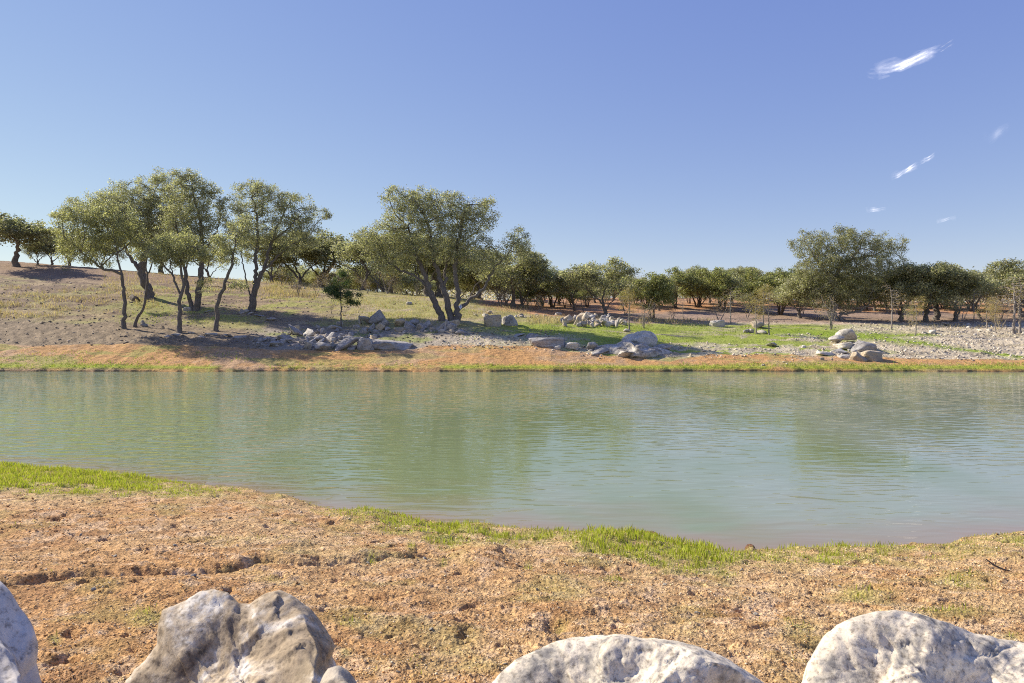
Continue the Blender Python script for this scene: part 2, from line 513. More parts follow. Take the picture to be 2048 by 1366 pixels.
def rock_mat(name, stops, scale=3.0, bump=0.03, stain=None, stain_lim=(0.52, 0.66), fine=6.0, pit=0.004):
    m, n, out = new_mat(name)
    tc = N(n, 'ShaderNodeTexCoord')
    oi = N(n, 'ShaderNodeObjectInfo')
    no = N(n, 'ShaderNodeTexNoise', Scale=scale, Detail=9.0, Roughness=0.66, Distortion=0.5)
    fi = N(n, 'ShaderNodeTexNoise', Scale=scale * fine, Detail=6.0, Roughness=0.7)
    vo = N(n, 'ShaderNodeTexVoronoi', Scale=scale * 2.3, feature='DISTANCE_TO_EDGE')
    mu = N(n, 'ShaderNodeTexNoise', Scale=scale * 0.55, Detail=4.0)
    va = N(n, 'ShaderNodeVectorMath', operation='ADD')
    n.links.new(tc.outputs['Object'], va.inputs[0])
    n.links.new(oi.outputs['Random'], va.inputs[1])
    for q in (no, fi, vo, mu):
        n.links.new(va.outputs[0], q.inputs['Vector'])
    c = ramp(n, no.outputs[0], stops)
    ff = ramp(n, fi.outputs[0], [(0.36, (0.42, 0.40, 0.38)), (0.48, (1, 1, 1)), (0.66, (1.22, 1.2, 1.16))])
    c = mix_rgb(n, 'MULTIPLY', 0.9, c, ff)
    if stain:
        sf = ramp(n, mu.outputs[0], [(stain_lim[0], (0, 0, 0)), (stain_lim[1], (1, 1, 1))])
        c = mix_rgb(n, 'MIX', sf, c, (*stain, 1))
    rv = ramp(n, oi.outputs['Random'], [(0, (0.80, 0.80, 0.82)), (0.5, (1, 1, 1)), (1, (1.12, 1.08, 1.0))])
    c = mix_rgb(n, 'MULTIPLY', 1.0, c, rv)
    d = N(n, 'ShaderNodeBsdfPrincipled', Roughness=0.88)
    d.inputs['Specular IOR Level'].default_value = 0.3
    n.links.new(c, d.inputs['Base Color'])
    b1 = N(n, 'ShaderNodeBump', Strength=0.9, Distance=bump)
    n.links.new(no.outputs[0], b1.inputs['Height'])
    b2 = N(n, 'ShaderNodeBump', Strength=0.9, Distance=max(bump * 0.3, pit))
    n.links.new(fi.outputs[0], b2.inputs['Height'])
    n.links.new(b1.outputs[0], b2.inputs['Normal'])
    n.links.new(b2.outputs[0], d.inputs['Normal'])
    n.links.new(d.outputs[0], out.inputs[0])
    return m


def leaf_mat(name, gain=(1, 1, 1), trans=0.32):
    m, n, out = new_mat(name)
    att = N(n, 'ShaderNodeAttribute', attribute_name='tint')
    c = mix_rgb(n, 'MULTIPLY', 1.0, att.outputs['Color'], (*gain, 1))
    d = N(n, 'ShaderNodeBsdfPrincipled', Roughness=0.5)
    d.inputs['Specular IOR Level'].default_value = 0.35
    n.links.new(c, d.inputs['Base Color'])
    t = N(n, 'ShaderNodeBsdfTranslucent')
    ct = mix_rgb(n, 'MULTIPLY', 1.0, c, (1.15, 1.2, 0.7, 1))
    n.links.new(ct, t.inputs['Color'])
    mx = N(n, 'ShaderNodeMixShader')
    mx.inputs[0].default_value = trans
    n.links.new(d.outputs[0], mx.inputs[1])
    n.links.new(t.outputs[0], mx.inputs[2])
    n.links.new(mx.outputs[0], out.inputs[0])
    return m


def bark_mat(name, a, b):
    m, n, out = new_mat(name)
    tc = N(n, 'ShaderNodeTexCoord')
    mp = N(n, 'ShaderNodeMapping')
    mp.inputs['Scale'].default_value = (6, 6, 1.6)
    n.links.new(tc.outputs['Object'], mp.inputs['Vector'])
    no = N(n, 'ShaderNodeTexNoise', Scale=2.4, Detail=7.0, Roughness=0.7)
    n.links.new(mp.outputs[0], no.inputs['Vector'])
    c = ramp(n, no.outputs[0], [(0.3, a), (0.7, b)])
    d = N(n, 'ShaderNodeBsdfPrincipled', Roughness=0.95)
    d.inputs['Specular IOR Level'].default_value = 0.15
    n.links.new(c, d.inputs['Base Color'])
    b1 = N(n, 'ShaderNodeBump', Strength=1.0, Distance=0.05)
    n.links.new(no.outputs[0], b1.inputs['Height'])
    n.links.new(b1.outputs[0], d.inputs['Normal'])
    n.links.new(d.outputs[0], out.inputs[0])
    return m


def water_mat():
    m, n, out = new_mat('pond_water')
    geo = N(n, 'ShaderNodeNewGeometry')
    att = N(n, 'ShaderNodeAttribute', attribute_name='tint')
    am = N(n, 'ShaderNodeAttribute', attribute_name='ripple')
    d = N(n, 'ShaderNodeBsdfPrincipled', Roughness=0.02, IOR=1.33)
    d.inputs['Specular IOR Level'].default_value = 0.62
    n.links.new(att.outputs['Color'], d.inputs['Base Color'])

    def layer(scale, rot, sx, sy, dist, det, prev, strength=1.0):
        mp = N(n, 'ShaderNodeMapping')
        mp.inputs['Rotation'].default_value = (0, 0, rot)
        mp.inputs['Scale'].default_value = (sx, sy, 1)
        n.links.new(geo.outputs['Position'], mp.inputs['Vector'])
        no = N(n, 'ShaderNodeTexNoise', Scale=scale, Detail=det, Roughness=0.5, Distortion=0.25)
        n.links.new(mp.outputs[0], no.inputs['Vector'])
        mu = N(n, 'ShaderNodeMath', operation='MULTIPLY')
        n.links.new(no.outputs[0], mu.inputs[0])
        n.links.new(am.outputs['Fac'], mu.inputs[1])
        b = N(n, 'ShaderNodeBump', Strength=strength, Distance=dist)
        n.links.new(mu.outputs[0], b.inputs['Height'])
        if prev:
            n.links.new(prev, b.inputs['Normal'])
        return b.outputs[0]
    p = layer(1.0, 0.14, 1.5, 4.6, 0.10, 1.2, None)
    p = layer(1.0, -0.25, 3.2, 10.5, 0.011, 1.0, p)
    p = layer(1.0, 0.05, 0.5, 0.9, 0.006, 1.0, p)
    n.links.new(p, d.inputs['Normal'])
    n.links.new(d.outputs[0], out.inputs[0])
    return m


M = {}
M['ground'] = ground_mat()
M['water'] = water_mat()
M['leaf'] = leaf_mat('oak_leaves', gain=(2.1, 1.93, 2.0), trans=0.45)
M['grass'] = leaf_mat('grass_blades', trans=0.35)
M['bark'] = bark_mat('oak_bark', (0.09, 0.075, 0.062), (0.25, 0.22, 0.19))
M['bark_pale'] = bark_mat('pale_bark', (0.20, 0.17, 0.145), (0.36, 0.32, 0.28))
M['bark_brown'] = bark_mat('juniper_bark', (0.08, 0.06, 0.045), (0.20, 0.15, 0.115))
M['rock_grey'] = rock_mat('blue_grey_limestone', [(0.30, (0.19, 0.175, 0.16)), (0.5, (0.39, 0.365, 0.34)), (0.72, (0.56, 0.53, 0.49))], 2.6, 0.03,
                          stain=(0.40, 0.33, 0.24), stain_lim=(0.60, 0.72))
M['rock_tan'] = rock_mat('tan_limestone', [(0.25, (0.28, 0.22, 0.15)), (0.5, (0.50, 0.41, 0.29)), (0.75, (0.62, 0.55, 0.43))], 2.2, 0.03,
                         stain=(0.30, 0.28, 0.26), stain_lim=(0.5, 0.68))
M['rock_pale'] = rock_mat('pale_limestone', [(0.28, (0.30, 0.27, 0.23)), (0.45, (0.52, 0.48, 0.41)), (0.7, (0.70, 0.65, 0.57))], 3.5, 0.03)
M['rock_ledge'] = rock_mat('ledge_stone', [(0.34, (0.17, 0.15, 0.13)), (0.46, (0.36, 0.33, 0.29)), (0.56, (0.52, 0.48, 0.42)), (0.7, (0.64, 0.60, 0.53))], 1.6, 0.09)
M['mound_dark'] = rock_mat('dark_earthy_mound', [(0.34, (0.07, 0.055, 0.045)), (0.5, (0.16, 0.13, 0.10)), (0.7, (0.30, 0.26, 0.21))], 2.2, 0.06)
M['rock_white'] = rock_mat('white_boulder', [(0.36, (0.20, 0.19, 0.185)), (0.43, (0.42, 0.385, 0.33)), (0.49, (0.62, 0.55, 0.45)), (0.62, (0.75, 0.68, 0.55))], 6.5, 0.003, fine=9.0, pit=0.003,
                           stain=(0.52, 0.42, 0.26), stain_lim=(0.60, 0.74))
M['rock_brown'] = rock_mat('brown_boulder', [(0.36, (0.22, 0.165, 0.11)), (0.45, (0.45, 0.345, 0.22)), (0.52, (0.60, 0.49, 0.35)), (0.58, (0.78, 0.71, 0.60))], 5.0, 0.003, fine=10.0, pit=0.003,
                           stain=(0.42, 0.33, 0.20), stain_lim=(0.55, 0.72))
M['rock_smooth'] = rock_mat('grey_boulder', [(0.28, (0.38, 0.34, 0.30)), (0.5, (0.56, 0.51, 0.46)), (0.75, (0.66, 0.62, 0.58))], 2.4, 0.003, fine=14.0, pit=0.0018,
                            stain=(0.24, 0.26, 0.31), stain_lim=(0.58, 0.68))

# ------------------------------------------------------------------ ground sheet
cols = np.concatenate([-np.geomspace(11000, 420, 18), np.linspace(-400, -30, 24)[:-1], np.linspace(-30, 2078, 720),
                       np.linspace(2078, 2450, 24)[1:], 2048 + np.geomspace(420, 11000, 18)])
rows = np.concatenate([[-60, -30, -15, -8, -4, -1, 0.5, 1.3], np.geomspace(1.8, 2.9, 14)[:-1],
                       np.geomspace(2.9, 13.4, 340), np.linspace(13.4, 37.0, 16)[1:-1],
                       np.linspace(37.0, 41.5, 110), np.geomspace(41.5, 100, 190)[1:], np.geomspace(100, 3000, 40)[1:],
                       [4500, 7000]])
P, D = np.meshgrid(cols, rows)
X = (P - CX) / FPX * np.maximum(D, 2.5)
Z0 = base_z(P, D)
Zd = Z0 + detail(P, D, X, Z0)
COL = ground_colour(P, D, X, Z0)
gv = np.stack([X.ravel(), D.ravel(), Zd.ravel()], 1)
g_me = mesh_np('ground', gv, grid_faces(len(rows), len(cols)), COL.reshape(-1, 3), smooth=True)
tag(link('ground', g_me, M['ground']), kind='structure')

# ------------------------------------------------------------------ pond
wc = np.concatenate([-np.geomspace(5200, 420, 10), np.linspace(-400, 2450, 180), 2048 + np.geomspace(420, 5200, 10)])
wr = np.concatenate([np.linspace(6.6, 16, 110), np.linspace(16, 39.0, 60)[1:]])
WP, WD = np.meshgrid(wc, wr)
WX = (WP - CX) / FPX * WD
keep = np.ones_like(WX, bool)
sdist = WD - near_shore(WP)
wcol = np.broadcast_to(np.array((0.20, 0.245, 0.12)), WX.shape + (3,)).copy()
wn = fbm(WX / 3.0, WD / 6.0, 1.1, 3)
wcol = mixc(wcol, (0.265, 0.30, 0.215), sstep(-0.2, 0.5, wn + (WP - 1200) / 1500))
sh_n = fbm(WX * 0.8, WD * 1.5, 5.5, 3)
wcol = mixc(wcol, (0.31, 0.19, 0.13), np.exp(-(np.clip(sdist, 0, None) / (0.85 + 0.9 * sh_n)) ** 1.2) * 0.8)
wcol = mixc(wcol, (0.26, 0.27, 0.16), sstep(34, 37, WD) * 0.6)
w_me = mesh_np('pond_water', np.stack([WX.ravel(), WD.ravel(), np.zeros(WX.size)], 1), grid_faces(len(wr), len(wc)),
               wcol.reshape(-1, 3), smooth=True)
ra = w_me.attributes.new('ripple', 'FLOAT', 'POINT')
rip = (0.13 + 0.60 * sstep(950, 0, WP + 200 * wn) + 0.14 * np.clip(wn * 1.6, -.5, 1) + 0.25 * sstep(16, 30, WD) * sstep(1500, 1200, WP)) * (0.35 + 0.65 * sstep(0, 1.2, sdist))
rip *= 1 - 0.6 * sstep(33.5, 36, WD + 1.5 * wn) * sstep(700, 1500, WP)
ra.data.foreach_set('value', np.clip(rip, 0.1, 2).ravel().astype(np.float32))
tag(link('pond_water', w_me, M['water']), kind='structure')

# ------------------------------------------------------------------ trees
def grow(seeds, att, step, kill, infl, maxit, rng, up=0.0):
    """space colonisation; seeds = list of (polyline, parent_of_first or -1)"""
    pos, par = [], []
    for line, p0 in seeds:
        prev = p0
        for q in line:
            pos.append(np.array(q))
            par.append(prev)
            prev = len(pos) - 1
    ntr = len(pos)
    nd = np.full(len(att), 1e9)
    ni = np.zeros(len(att), int)

    def upd(idx):
        nonlocal nd, ni
        Q = np.array([pos[i] for i in idx])
        dm = np.linalg.norm(att[:, None, :] - Q[None], axis=2)
        k = dm.argmin(1)
        v = dm[np.arange(len(att)), k]
        b = v < nd
        nd = np.where(b, v, nd)
        ni = np.where(b, np.asarray(idx)[k], ni)
    upd(list(range(ntr)))
    for it in range(maxit):
        al = nd > kill
        att, nd, ni = att[al], nd[al], ni[al]
        if not len(att):
            break
        act = nd < infl
        if not act.any():
            act = nd <= nd.min() + step
        new = []
        ua = ni[act]
        dv = att[act] - np.array([pos[i] for i in ua])
        dv /= np.linalg.norm(dv, axis=1)[:, None]
        order = np.argsort(ua, kind='stable')
        ua, dv = ua[order], dv[order]
        st = np.concatenate([[0], np.where(np.diff(ua))[0] + 1])
        sm = np.add.reduceat(dv, st, axis=0)
        for u, v in zip(ua[st], sm):
            v = v / (np.linalg.norm(v) + 1e-6) + rng.normal(0, 0.22, 3)
            v[2] += up
            v /= np.linalg.norm(v)
            pos.append(pos[u] + v * step)
            par.append(int(u))
            new.append(len(pos) - 1)
        upd(new)
    return np.array(pos), np.array(par)


def branch_mesh(pos, par, rad, tips, maxside=8, base_flare=1.5):
    n = len(pos)
    ch = [[] for _ in range(n)]
    roots = []
    for i, p in enumerate(par):
        (ch[p] if p >= 0 else roots).append(i)
    V, F4 = [], []
    cnt = 0
    z0 = pos[:, 2].min()
    stack = [(r, -1) for r in roots]
    while stack:
        i, pr = stack.pop()
        chain = [pr, i] if pr >= 0 else [i]
        cur = i
        while ch[cur]:
            k = max(ch[cur], key=lambda c: tips[c])
            for c in ch[cur]:
                if c != k:
                    stack.append((c, cur))
            chain.append(k)
            cur = k
        if len(chain) < 2:
            continue
        P_ = pos[chain]
        R_ = rad[chain].copy()
        if pr >= 0:
            R_[0] = min(R_[0], R_[1] * 1.15)
        else:
            hgt = P_[:, 2] - z0
            R_ = R_ * (1 + (base_flare - 1) * np.exp(-hgt / 0.22))
        R_[-1] *= 0.4
        rm = R_.max()
        ns = maxside if rm > 0.08 else (5 if rm > 0.035 else 3)
        T = np.gradient(P_, axis=0)
        T /= np.linalg.norm(T, axis=1)[:, None] + 1e-9
        ref = np.array([0.3, 1.0, 0.2]) if abs(T[0][1]) < 0.8 else np.array([1.0, 0.1, 0.2])
        A = np.cross(T, ref)
        A /= np.linalg.norm(A, axis=1)[:, None] + 1e-9
        B = np.cross(T, A)
        th = np.arange(ns) / ns * 2 * math.pi
        wob = 1.0
        if ns == maxside:
            wob = 1 + 0.16 * perlin3(P_[:, 0:1] * 3 + np.cos(th)[None], P_[:, 2:3] * 2.0 + np.sin(th)[None], P_[:, 1:2]) * 1.6
        ring = P_[:, None] + (A[:, None] * np.cos(th)[None, :, None] + B[:, None] * np.sin(th)[None, :, None]) * (R_[:, None] * wob)[..., None]
        m = len(chain)
        V.append(ring.reshape(-1, 3))
        i0 = cnt + np.arange(m - 1)[:, None] * ns + np.arange(ns)[None]
        i1 = cnt + np.arange(m - 1)[:, None] * ns + (np.arange(ns)[None] + 1) % ns
        F4.append(np.stack([i0, i1, i1 + ns, i0 + ns], -1).reshape(-1, 4))
        cnt += m * ns
    return np.concatenate(V), np.concatenate(F4)


def leaf_cloud(nodes, dirs, k, spread, size, cols, rng, flat=0.55, tri=False, yellow=None):
    """k small leaves round every node"""
    c = np.repeat(nodes, k, axis=0) + rng.normal(0, 1, (len(nodes) * k, 3)) * np.array([spread, spread, spread * 0.75])
    c += np.repeat(dirs, k, axis=0) * rng.random((len(c), 1)) * spread * 1.2
    n = len(c)
    a = rng.normal(size=(n, 3))
    a /= np.linalg.norm(a, axis=1)[:, None]
    up = rng.normal(size=(n, 3)) * (1 - flat) + np.array([0, 0, flat])
    b = np.cross(a, up)
    b /= np.linalg.norm(b, axis=1)[:, None] + 1e-9
    L = size * rng.uniform(0.7, 1.35, (n, 1))
    W = L * rng.uniform(0.38, 0.6, (n, 1))
    v = np.stack([c - a * L / 2, c + b * W / 2, c + a * L / 2, c - b * W / 2], 1).reshape(-1, 3)
    f = np.arange(n * 4).reshape(-1, 4)
    base = np.asarray(cols)
    cl = base[rng.integers(0, len(base), n)] * rng.uniform(0.75, 1.3, (n, 1))
    tn_ = np.repeat(rng.uniform(0.55, 1.35, len(nodes)), k)[:, None]  # tone per clump: dark crown interior and highlights put into the leaf colour
    cl = cl * tn_
    return v, f, np.repeat(cl, 4, axis=0)


OAK = [(0.195, 0.215, 0.115), (0.23, 0.245, 0.13), (0.16, 0.18, 0.105), (0.26, 0.265, 0.17), (0.21, 0.21, 0.16), (0.10, 0.115, 0.065)]  # the darkest tones here and below stand in for shade inside the crown
OAK_Y = [(0.215, 0.23, 0.12), (0.19, 0.205, 0.11), (0.24, 0.245, 0.13), (0.165, 0.18, 0.105), (0.10, 0.115, 0.065)]
OAK_D = [(0.09, 0.10, 0.06), (0.155, 0.17, 0.085), (0.19, 0.20, 0.105), (0.22, 0.22, 0.13), (0.13, 0.145, 0.08)]
JUN = [(0.15, 0.175, 0.07), (0.18, 0.20, 0.08), (0.12, 0.145, 0.065), (0.21, 0.205, 0.09), (0.08, 0.095, 0.045)]
BARE = [(0.30, 0.22, 0.10), (0.26, 0.22, 0.12)]
GOLD = [(0.22, 0.175, 0.05), (0.19, 0.165, 0.06), (0.17, 0.155, 0.07)]


def resample(line, step):
    line = np.asarray(line, float)
    seg = np.linalg.norm(np.diff(line, axis=0), axis=1)
    s = np.concatenate([[0], np.cumsum(seg)])
    n = max(2, int(s[-1] / step) + 1)
    t = np.linspace(0, s[-1], n)
    out = np.stack([np.interp(t, s, line[:, i]) for i in range(3)], 1)
    if n > 4:                                  # round the corners
        q = out.copy()
        q[1:-1] = (out[:-2] + 2 * out[1:-1] + out[2:]) / 4
        q[1:-1] = (q[:-2] + 2 * q[1:-1] + q[2:]) / 4
        out = q
    return out


def blob_points(blobs, dens, rng, hole=0.0, nscale=1.4):
    """attraction points inside ellipsoids (c, r), thinned by noise so that the crown breaks into clumps"""
    pts = []
    for c, r in blobs:
        vol = 4.19 * r[0] * r[1] * r[2]
        n = max(5, int(vol * dens))
        d = rng.normal(size=(n, 3))
        d /= np.linalg.norm(d, axis=1)[:, None]
        p = d * (rng.random((n, 1)) ** 0.38)
        p = p[(p[:, 2] > -0.75)]
        p = p * np.array(r) + np.array(c)
        pts.append(p)
    p = np.concatenate(pts)
    nn = perlin3(p[:, 0] * nscale + 3.1, p[:, 1] * nscale, p[:, 2] * nscale)
    return p[nn > -0.15 + hole]


def build_tree(name, base, stems, blobs, R, mats, cols, label, cat='tree', group=None, seed=1, step=0.23, kill=0.30,
               dens=11.5, leaf=0.108, k=21, spread=0.14, hole=0.0, leaf_tips=5, up=0.02, leaves=True, power=None, side=8, loc=None,
               twig=0.0125, fill=1.2):
    """stems: list of (polyline in local coordinates, parent stem index or None, radius share)"""
    rng = np.random.default_rng(seed)
    seeds = []
    nodes_of = []
    cnt = 0
    allp = []
    for line, par_ in stems:
        L = resample(line, step)
        if len(L) > 3:
            L[1:-1] += rng.normal(0, min(0.05, R * 0.22), (len(L) - 2, 3))
        if par_ is None:
            seeds.append((L, -1))
            nodes_of.append((cnt, cnt + len(L)))
            cnt += len(L)
            allp.extend(L)
        else:
            dd = np.linalg.norm(np.array(allp) - L[0], axis=1)
            j = int(dd.argmin())
            seeds.append((L[1:], j))
            nodes_of.append((cnt, cnt + len(L) - 1))
            cnt += len(L) - 1
            allp.extend(L[1:])
    tips_b = []
    for c, r in blobs:                          # ragged sprigs standing out of each clump
        for q in range(7):
            a = rng.normal(size=3)
            a[2] = abs(a[2]) * 1.1 - 0.15
            a /= np.linalg.norm(a)
            e = rng.uniform(0.12, 0.22) * (r[0] * r[2]) ** 0.5
            tips_b.append((tuple(np.array(c) + a * np.array(r) * rng.uniform(0.95, 1.2)), (e, e, e)))
    blobs = list(blobs) + tips_b
    att = blob_points(blobs, dens, rng, hole)
    pos, par = grow(seeds, att, step, kill, 1.9, 90, rng, up)
    n = len(pos)
    ch = np.zeros(n, int)
    for p in par:
        if p >= 0:
            ch[p] += 1
    tips = (ch == 0).astype(float)
    for i in range(n - 1, -1, -1):
        if par[i] >= 0:
            tips[par[i]] += tips[i]
    nt_ = max(tips[par < 0].max(), 3)
    pw = max(math.log(R / twig) / math.log(nt_), 0.3) if power is None else power
    rad = np.maximum(R * (tips / nt_) ** pw, twig * 0.8)
    for a_, b_ in nodes_of:
        rad[a_:b_] *= 1 - 0.5 * np.linspace(0, 1, b_ - a_)
    for i in range(n):
        if par[i] >= 0:
            rad[i] = min(rad[i], rad[par[i]] * 0.985)
    rad = np.maximum(rad, twig * 0.7)
    # taper along the stems
    root = bpy.data.objects.new(name, None)
    S.collection.objects.link(root)
    root.empty_display_size = 0.3
    root.location = base
    tag(root, label, cat, group)
    bv, bf = branch_mesh(pos, par, rad, tips, side)
    link('trunk', mesh_np('trunk', bv, bf, smooth=True), mats[0], root)
    if leaves:
        dirs = np.zeros((n, 3))
        pi = par.copy()
        ok = pi >= 0
        dirs[ok] = pos[ok] - pos[pi[ok]]
        dirs /= np.linalg.norm(dirs, axis=1)[:, None] + 1e-9
        sel = (tips <= leaf_tips) & (np.arange(n) >= sum(len(s_[0]) for s_ in seeds) * 1)
        if fill:
            a2 = blob_points(blobs, dens * fill, rng, hole)
            near = np.array([np.min(np.sum((pos[sel] - q) ** 2, 1)) for q in a2]) < 0.42 ** 2
            a2 = a2[near]
            cp = np.concatenate([pos[sel], a2])
            cd = np.concatenate([dirs[sel], np.zeros_like(a2)])
        else:
            cp, cd = pos[sel], dirs[sel]
        lv, lf, lc = leaf_cloud(cp, cd, k, spread, leaf, cols, rng)
        print('TREE', name, n, len(cp), len(lf), len(bf))
        link('crown', mesh_np('crown', lv, lf, lc), mats[1], root)
    return root


def copy_tree(src, loc, rz, sc, label, group=None):
    r = src.copy()
    S.collection.objects.link(r)
    r.location = loc
    r.rotation_euler = (0, 0, rz)
    r.scale = (sc[0], sc[1], sc[2])
    r['label'] = label
    if group:
        r['group'] = group
    elif 'group' in r.keys():
        del r['group']
    for c in src.children:
        q = c.copy()
        S.collection.objects.link(q)
        q.parent = r
    return r


MOAK = (M['bark'], M['leaf'])
MPALE = (M['bark_pale'], M['leaf'])
MJUN = (M['bark_brown'], M['leaf'])


def hero(name, bpx, bpy_, stems, blobs, R, label, cols=OAK, seed=1, d=None, mats=MOAK, **kw):
    """stems: (photo points [(px,py,depth offset m)...], parent) ; blobs: (px,py,rx,ry[,depth,ry_depth])"""
    b = ground_hit(bpx, bpy_)
    if d:
        b = at(bpx, bpy_, d)
    D0 = b.y
    b.z -= 0.06
    m = D0 / FPX

    def loc(px, py, dy=0.0):
        return ((px - bpx) * m, dy, (bpy_ - py) * m + 0.0)
    st = []
    for pts, par_ in stems:
        st.append(([loc(*p) for p in pts], par_))
    bl = []
    for q in blobs:
        px, py, rx, ry = q[:4]
        dy = q[4] if len(q) > 4 else 0.0
        rd = q[5] if len(q) > 5 else rx * m * 0.85
        bl.append((loc(px, py + 2, dy), (rx * m, rd, ry * m * 1.1)))
    return build_tree(name, b, st, bl, R, mats, cols, label, seed=seed, **kw)


G_L = 'oaks on the left slope'
hero('live_oak', 247, 657, [([(247, 659), (249, 608), (247, 562), (241, 540), (236, 512), (230, 480)], None),
                            ([(243, 546), (222, 539), (205, 537), (190, 524), (172, 505, -.5)], 0),
                            ([(236, 505), (252, 480, .5), (262, 455, .8)], 0)],
     [(172, 462, 56, 42), (160, 505, 46, 26), (205, 515, 30, 16), (225, 440, 50, 42), (180, 425, 38, 26), (145, 430, 28, 18), (215, 485, 34, 24), (125, 500, 20, 16)], 0.14,
     'slim live oak with one straight trunk, leftmost at the slope foot', OAK_Y, 3, group=G_L)
hero('live_oak', 270, 652, [([(270, 654), (272, 636), (289, 613), (292, 580), (296, 552), (290, 530), (296, 505)], None),
                            ([(296, 548), (304, 528), (312, 505, -.4)], 0)],
     [(290, 480, 30, 24), (312, 500, 30, 26), (275, 505, 22, 16), (330, 485, 22, 16), (262, 460, 26, 20)], 0.10,
     'small live oak with a thin S shaped trunk right beside the straight slim one', OAK_Y, 4, group=G_L)
hero('live_oak', 301, 597, [([(301, 599), (297, 580), (288, 556), (278, 534), (258, 508), (240, 480), (225, 445)], None),
                            ([(283, 545), (290, 505), (292, 460), (300, 415), (312, 375)], 0),
                            ([(265, 517), (250, 500, .6), (215, 490, 1.2)], 0), ([(292, 480), (330, 450, -.5), (345, 415, -1)], 0)],
     [(310, 385, 48, 34), (250, 400, 52, 36), (212, 425, 50, 36), (290, 440, 60, 40), (335, 440, 44, 40), (318, 355, 22, 18), (262, 460, 50, 30), (360, 400, 30, 40), (150, 412, 26, 14), (120, 430, 14, 10)],
     0.36, 'tallest thick trunked live oak leaning left behind the slim ones on the slope', OAK, 5, group=G_L)
hero('live_oak', 357, 665, [([(357, 667), (359, 625), (361, 586), (346, 556), (343, 532), (335, 505)], None),
                            ([(361, 600), (369, 563), (359, 536), (368, 505)], 0), ([(345, 545), (322, 515, -.4)], 0)],
     [(345, 505, 50, 24), (375, 500, 34, 28), (315, 510, 28, 18), (350, 480, 36, 22), (398, 512, 22, 16), (335, 522, 34, 14)], 0.15,
     'low live oak with a forked trunk nearest the shore in the left group', OAK_Y, 6, group=G_L)
hero('live_oak', 390, 621, [([(388, 623), (379, 598), (374, 562), (369, 530), (358, 490), (352, 445), (350, 405)], None),
                            ([(392, 623), (397, 594), (403, 541), (406, 505), (403, 455), (392, 405), (384, 365)], None),
                            ([(405, 500), (425, 470, .5), (432, 430, .8)], 1), ([(371, 535), (395, 500, -.7), (405, 470, -1.)], 0)],
     [(362, 375, 28, 34), (395, 375, 34, 32), (372, 430, 50, 40), (415, 430, 36, 50), (350, 460, 34, 30), (405, 480, 36, 26), (380, 355, 14, 14), (430, 395, 22, 24)],
     0.24, 'tall live oak with a V shaped double trunk amid the left group', OAK, 7, group=G_L)
hero('live_oak', 434, 662, [([(434, 664), (433, 612), (450, 566), (461, 534), (468, 500), (472, 470)], None),
                            ([(447, 575), (428, 568), (414, 574)], 0), ([(452, 563), (472, 562, -.4)], 0), ([(466, 510), (450, 475, .4)], 0)],
     [(470, 480, 40, 34), (455, 520, 26, 16), (418, 572, 20, 12), (482, 568, 18, 12), (490, 450, 28, 26), (446, 490, 24, 20)], 0.15,
     'crooked live oak with low side sprays, rightmost along the foot of the left slope', OAK, 8, group=G_L, hole=0.1)
hero('live_oak', 504, 623, [([(504, 625), (500, 590), (492, 555), (484, 515), (478, 470)], None),
                            ([(505, 612), (509, 560), (512, 520), (516, 470), (512, 420), (505, 385)], 0),
                            ([(508, 590), (516, 562), (532, 525), (545, 480), (560, 440), (575, 410)], 0),
                            ([(524, 545), (560, 505), (590, 485), (622, 465)], 2), ([(545, 480), (580, 460, -.6), (610, 430, -.8)], 2)],
     [(500, 400, 44, 34), (545, 405, 44, 34), (585, 420, 40, 32), (470, 440, 34, 40), (625, 440, 30, 24), (560, 460, 56, 30), (618, 475, 34, 26), (500, 470, 40, 30), (648, 430, 10, 12), (575, 500, 30, 14), (520, 375, 30, 14)],
     0.27, 'spreading multi stemmed live oak at the right end of the left group', OAK, 9, group=G_L, hole=0.06)

hero('live_oak', 900, 641, [([(888, 645), (872, 604), (850, 566), (828, 547), (800, 538), (775, 520)], None),
                            ([(903, 642), (895, 602), (882, 567), (870, 520), (862, 470), (850, 420)], None),
                            ([(913, 642), (916, 592), (909, 536), (916, 490), (925, 440), (935, 400)], None),
                            ([(914, 622), (947, 591), (968, 580), (976, 558), (993, 528), (1015, 510)], 2),
                            ([(858, 577), (848, 545), (830, 500), (815, 450)], 0), ([(884, 572), (896, 556), (885, 548, .5), (900, 500, .8), (960, 450, 1)], 1),
                            ([(935, 603), (950, 570, .5), (985, 545, 1.)], 3)],
     [(800, 400, 34, 26), (830, 430, 60, 44), (890, 425, 60, 40), (950, 440, 44, 40), (765, 470, 44, 34), (800, 495, 54, 34), (870, 490, 66, 40), (940, 495, 50, 36),
      (1020, 500, 40, 30), (1040, 480, 24, 20), (730, 490, 22, 34), (838, 385, 20, 10), (965, 420, 26, 24), (885, 395, 30, 16), (985, 530, 34, 20), (770, 530, 40, 18)],
     0.27, 'great spreading live oak with several bowed stems in the centre of the far bank', OAK, 10)
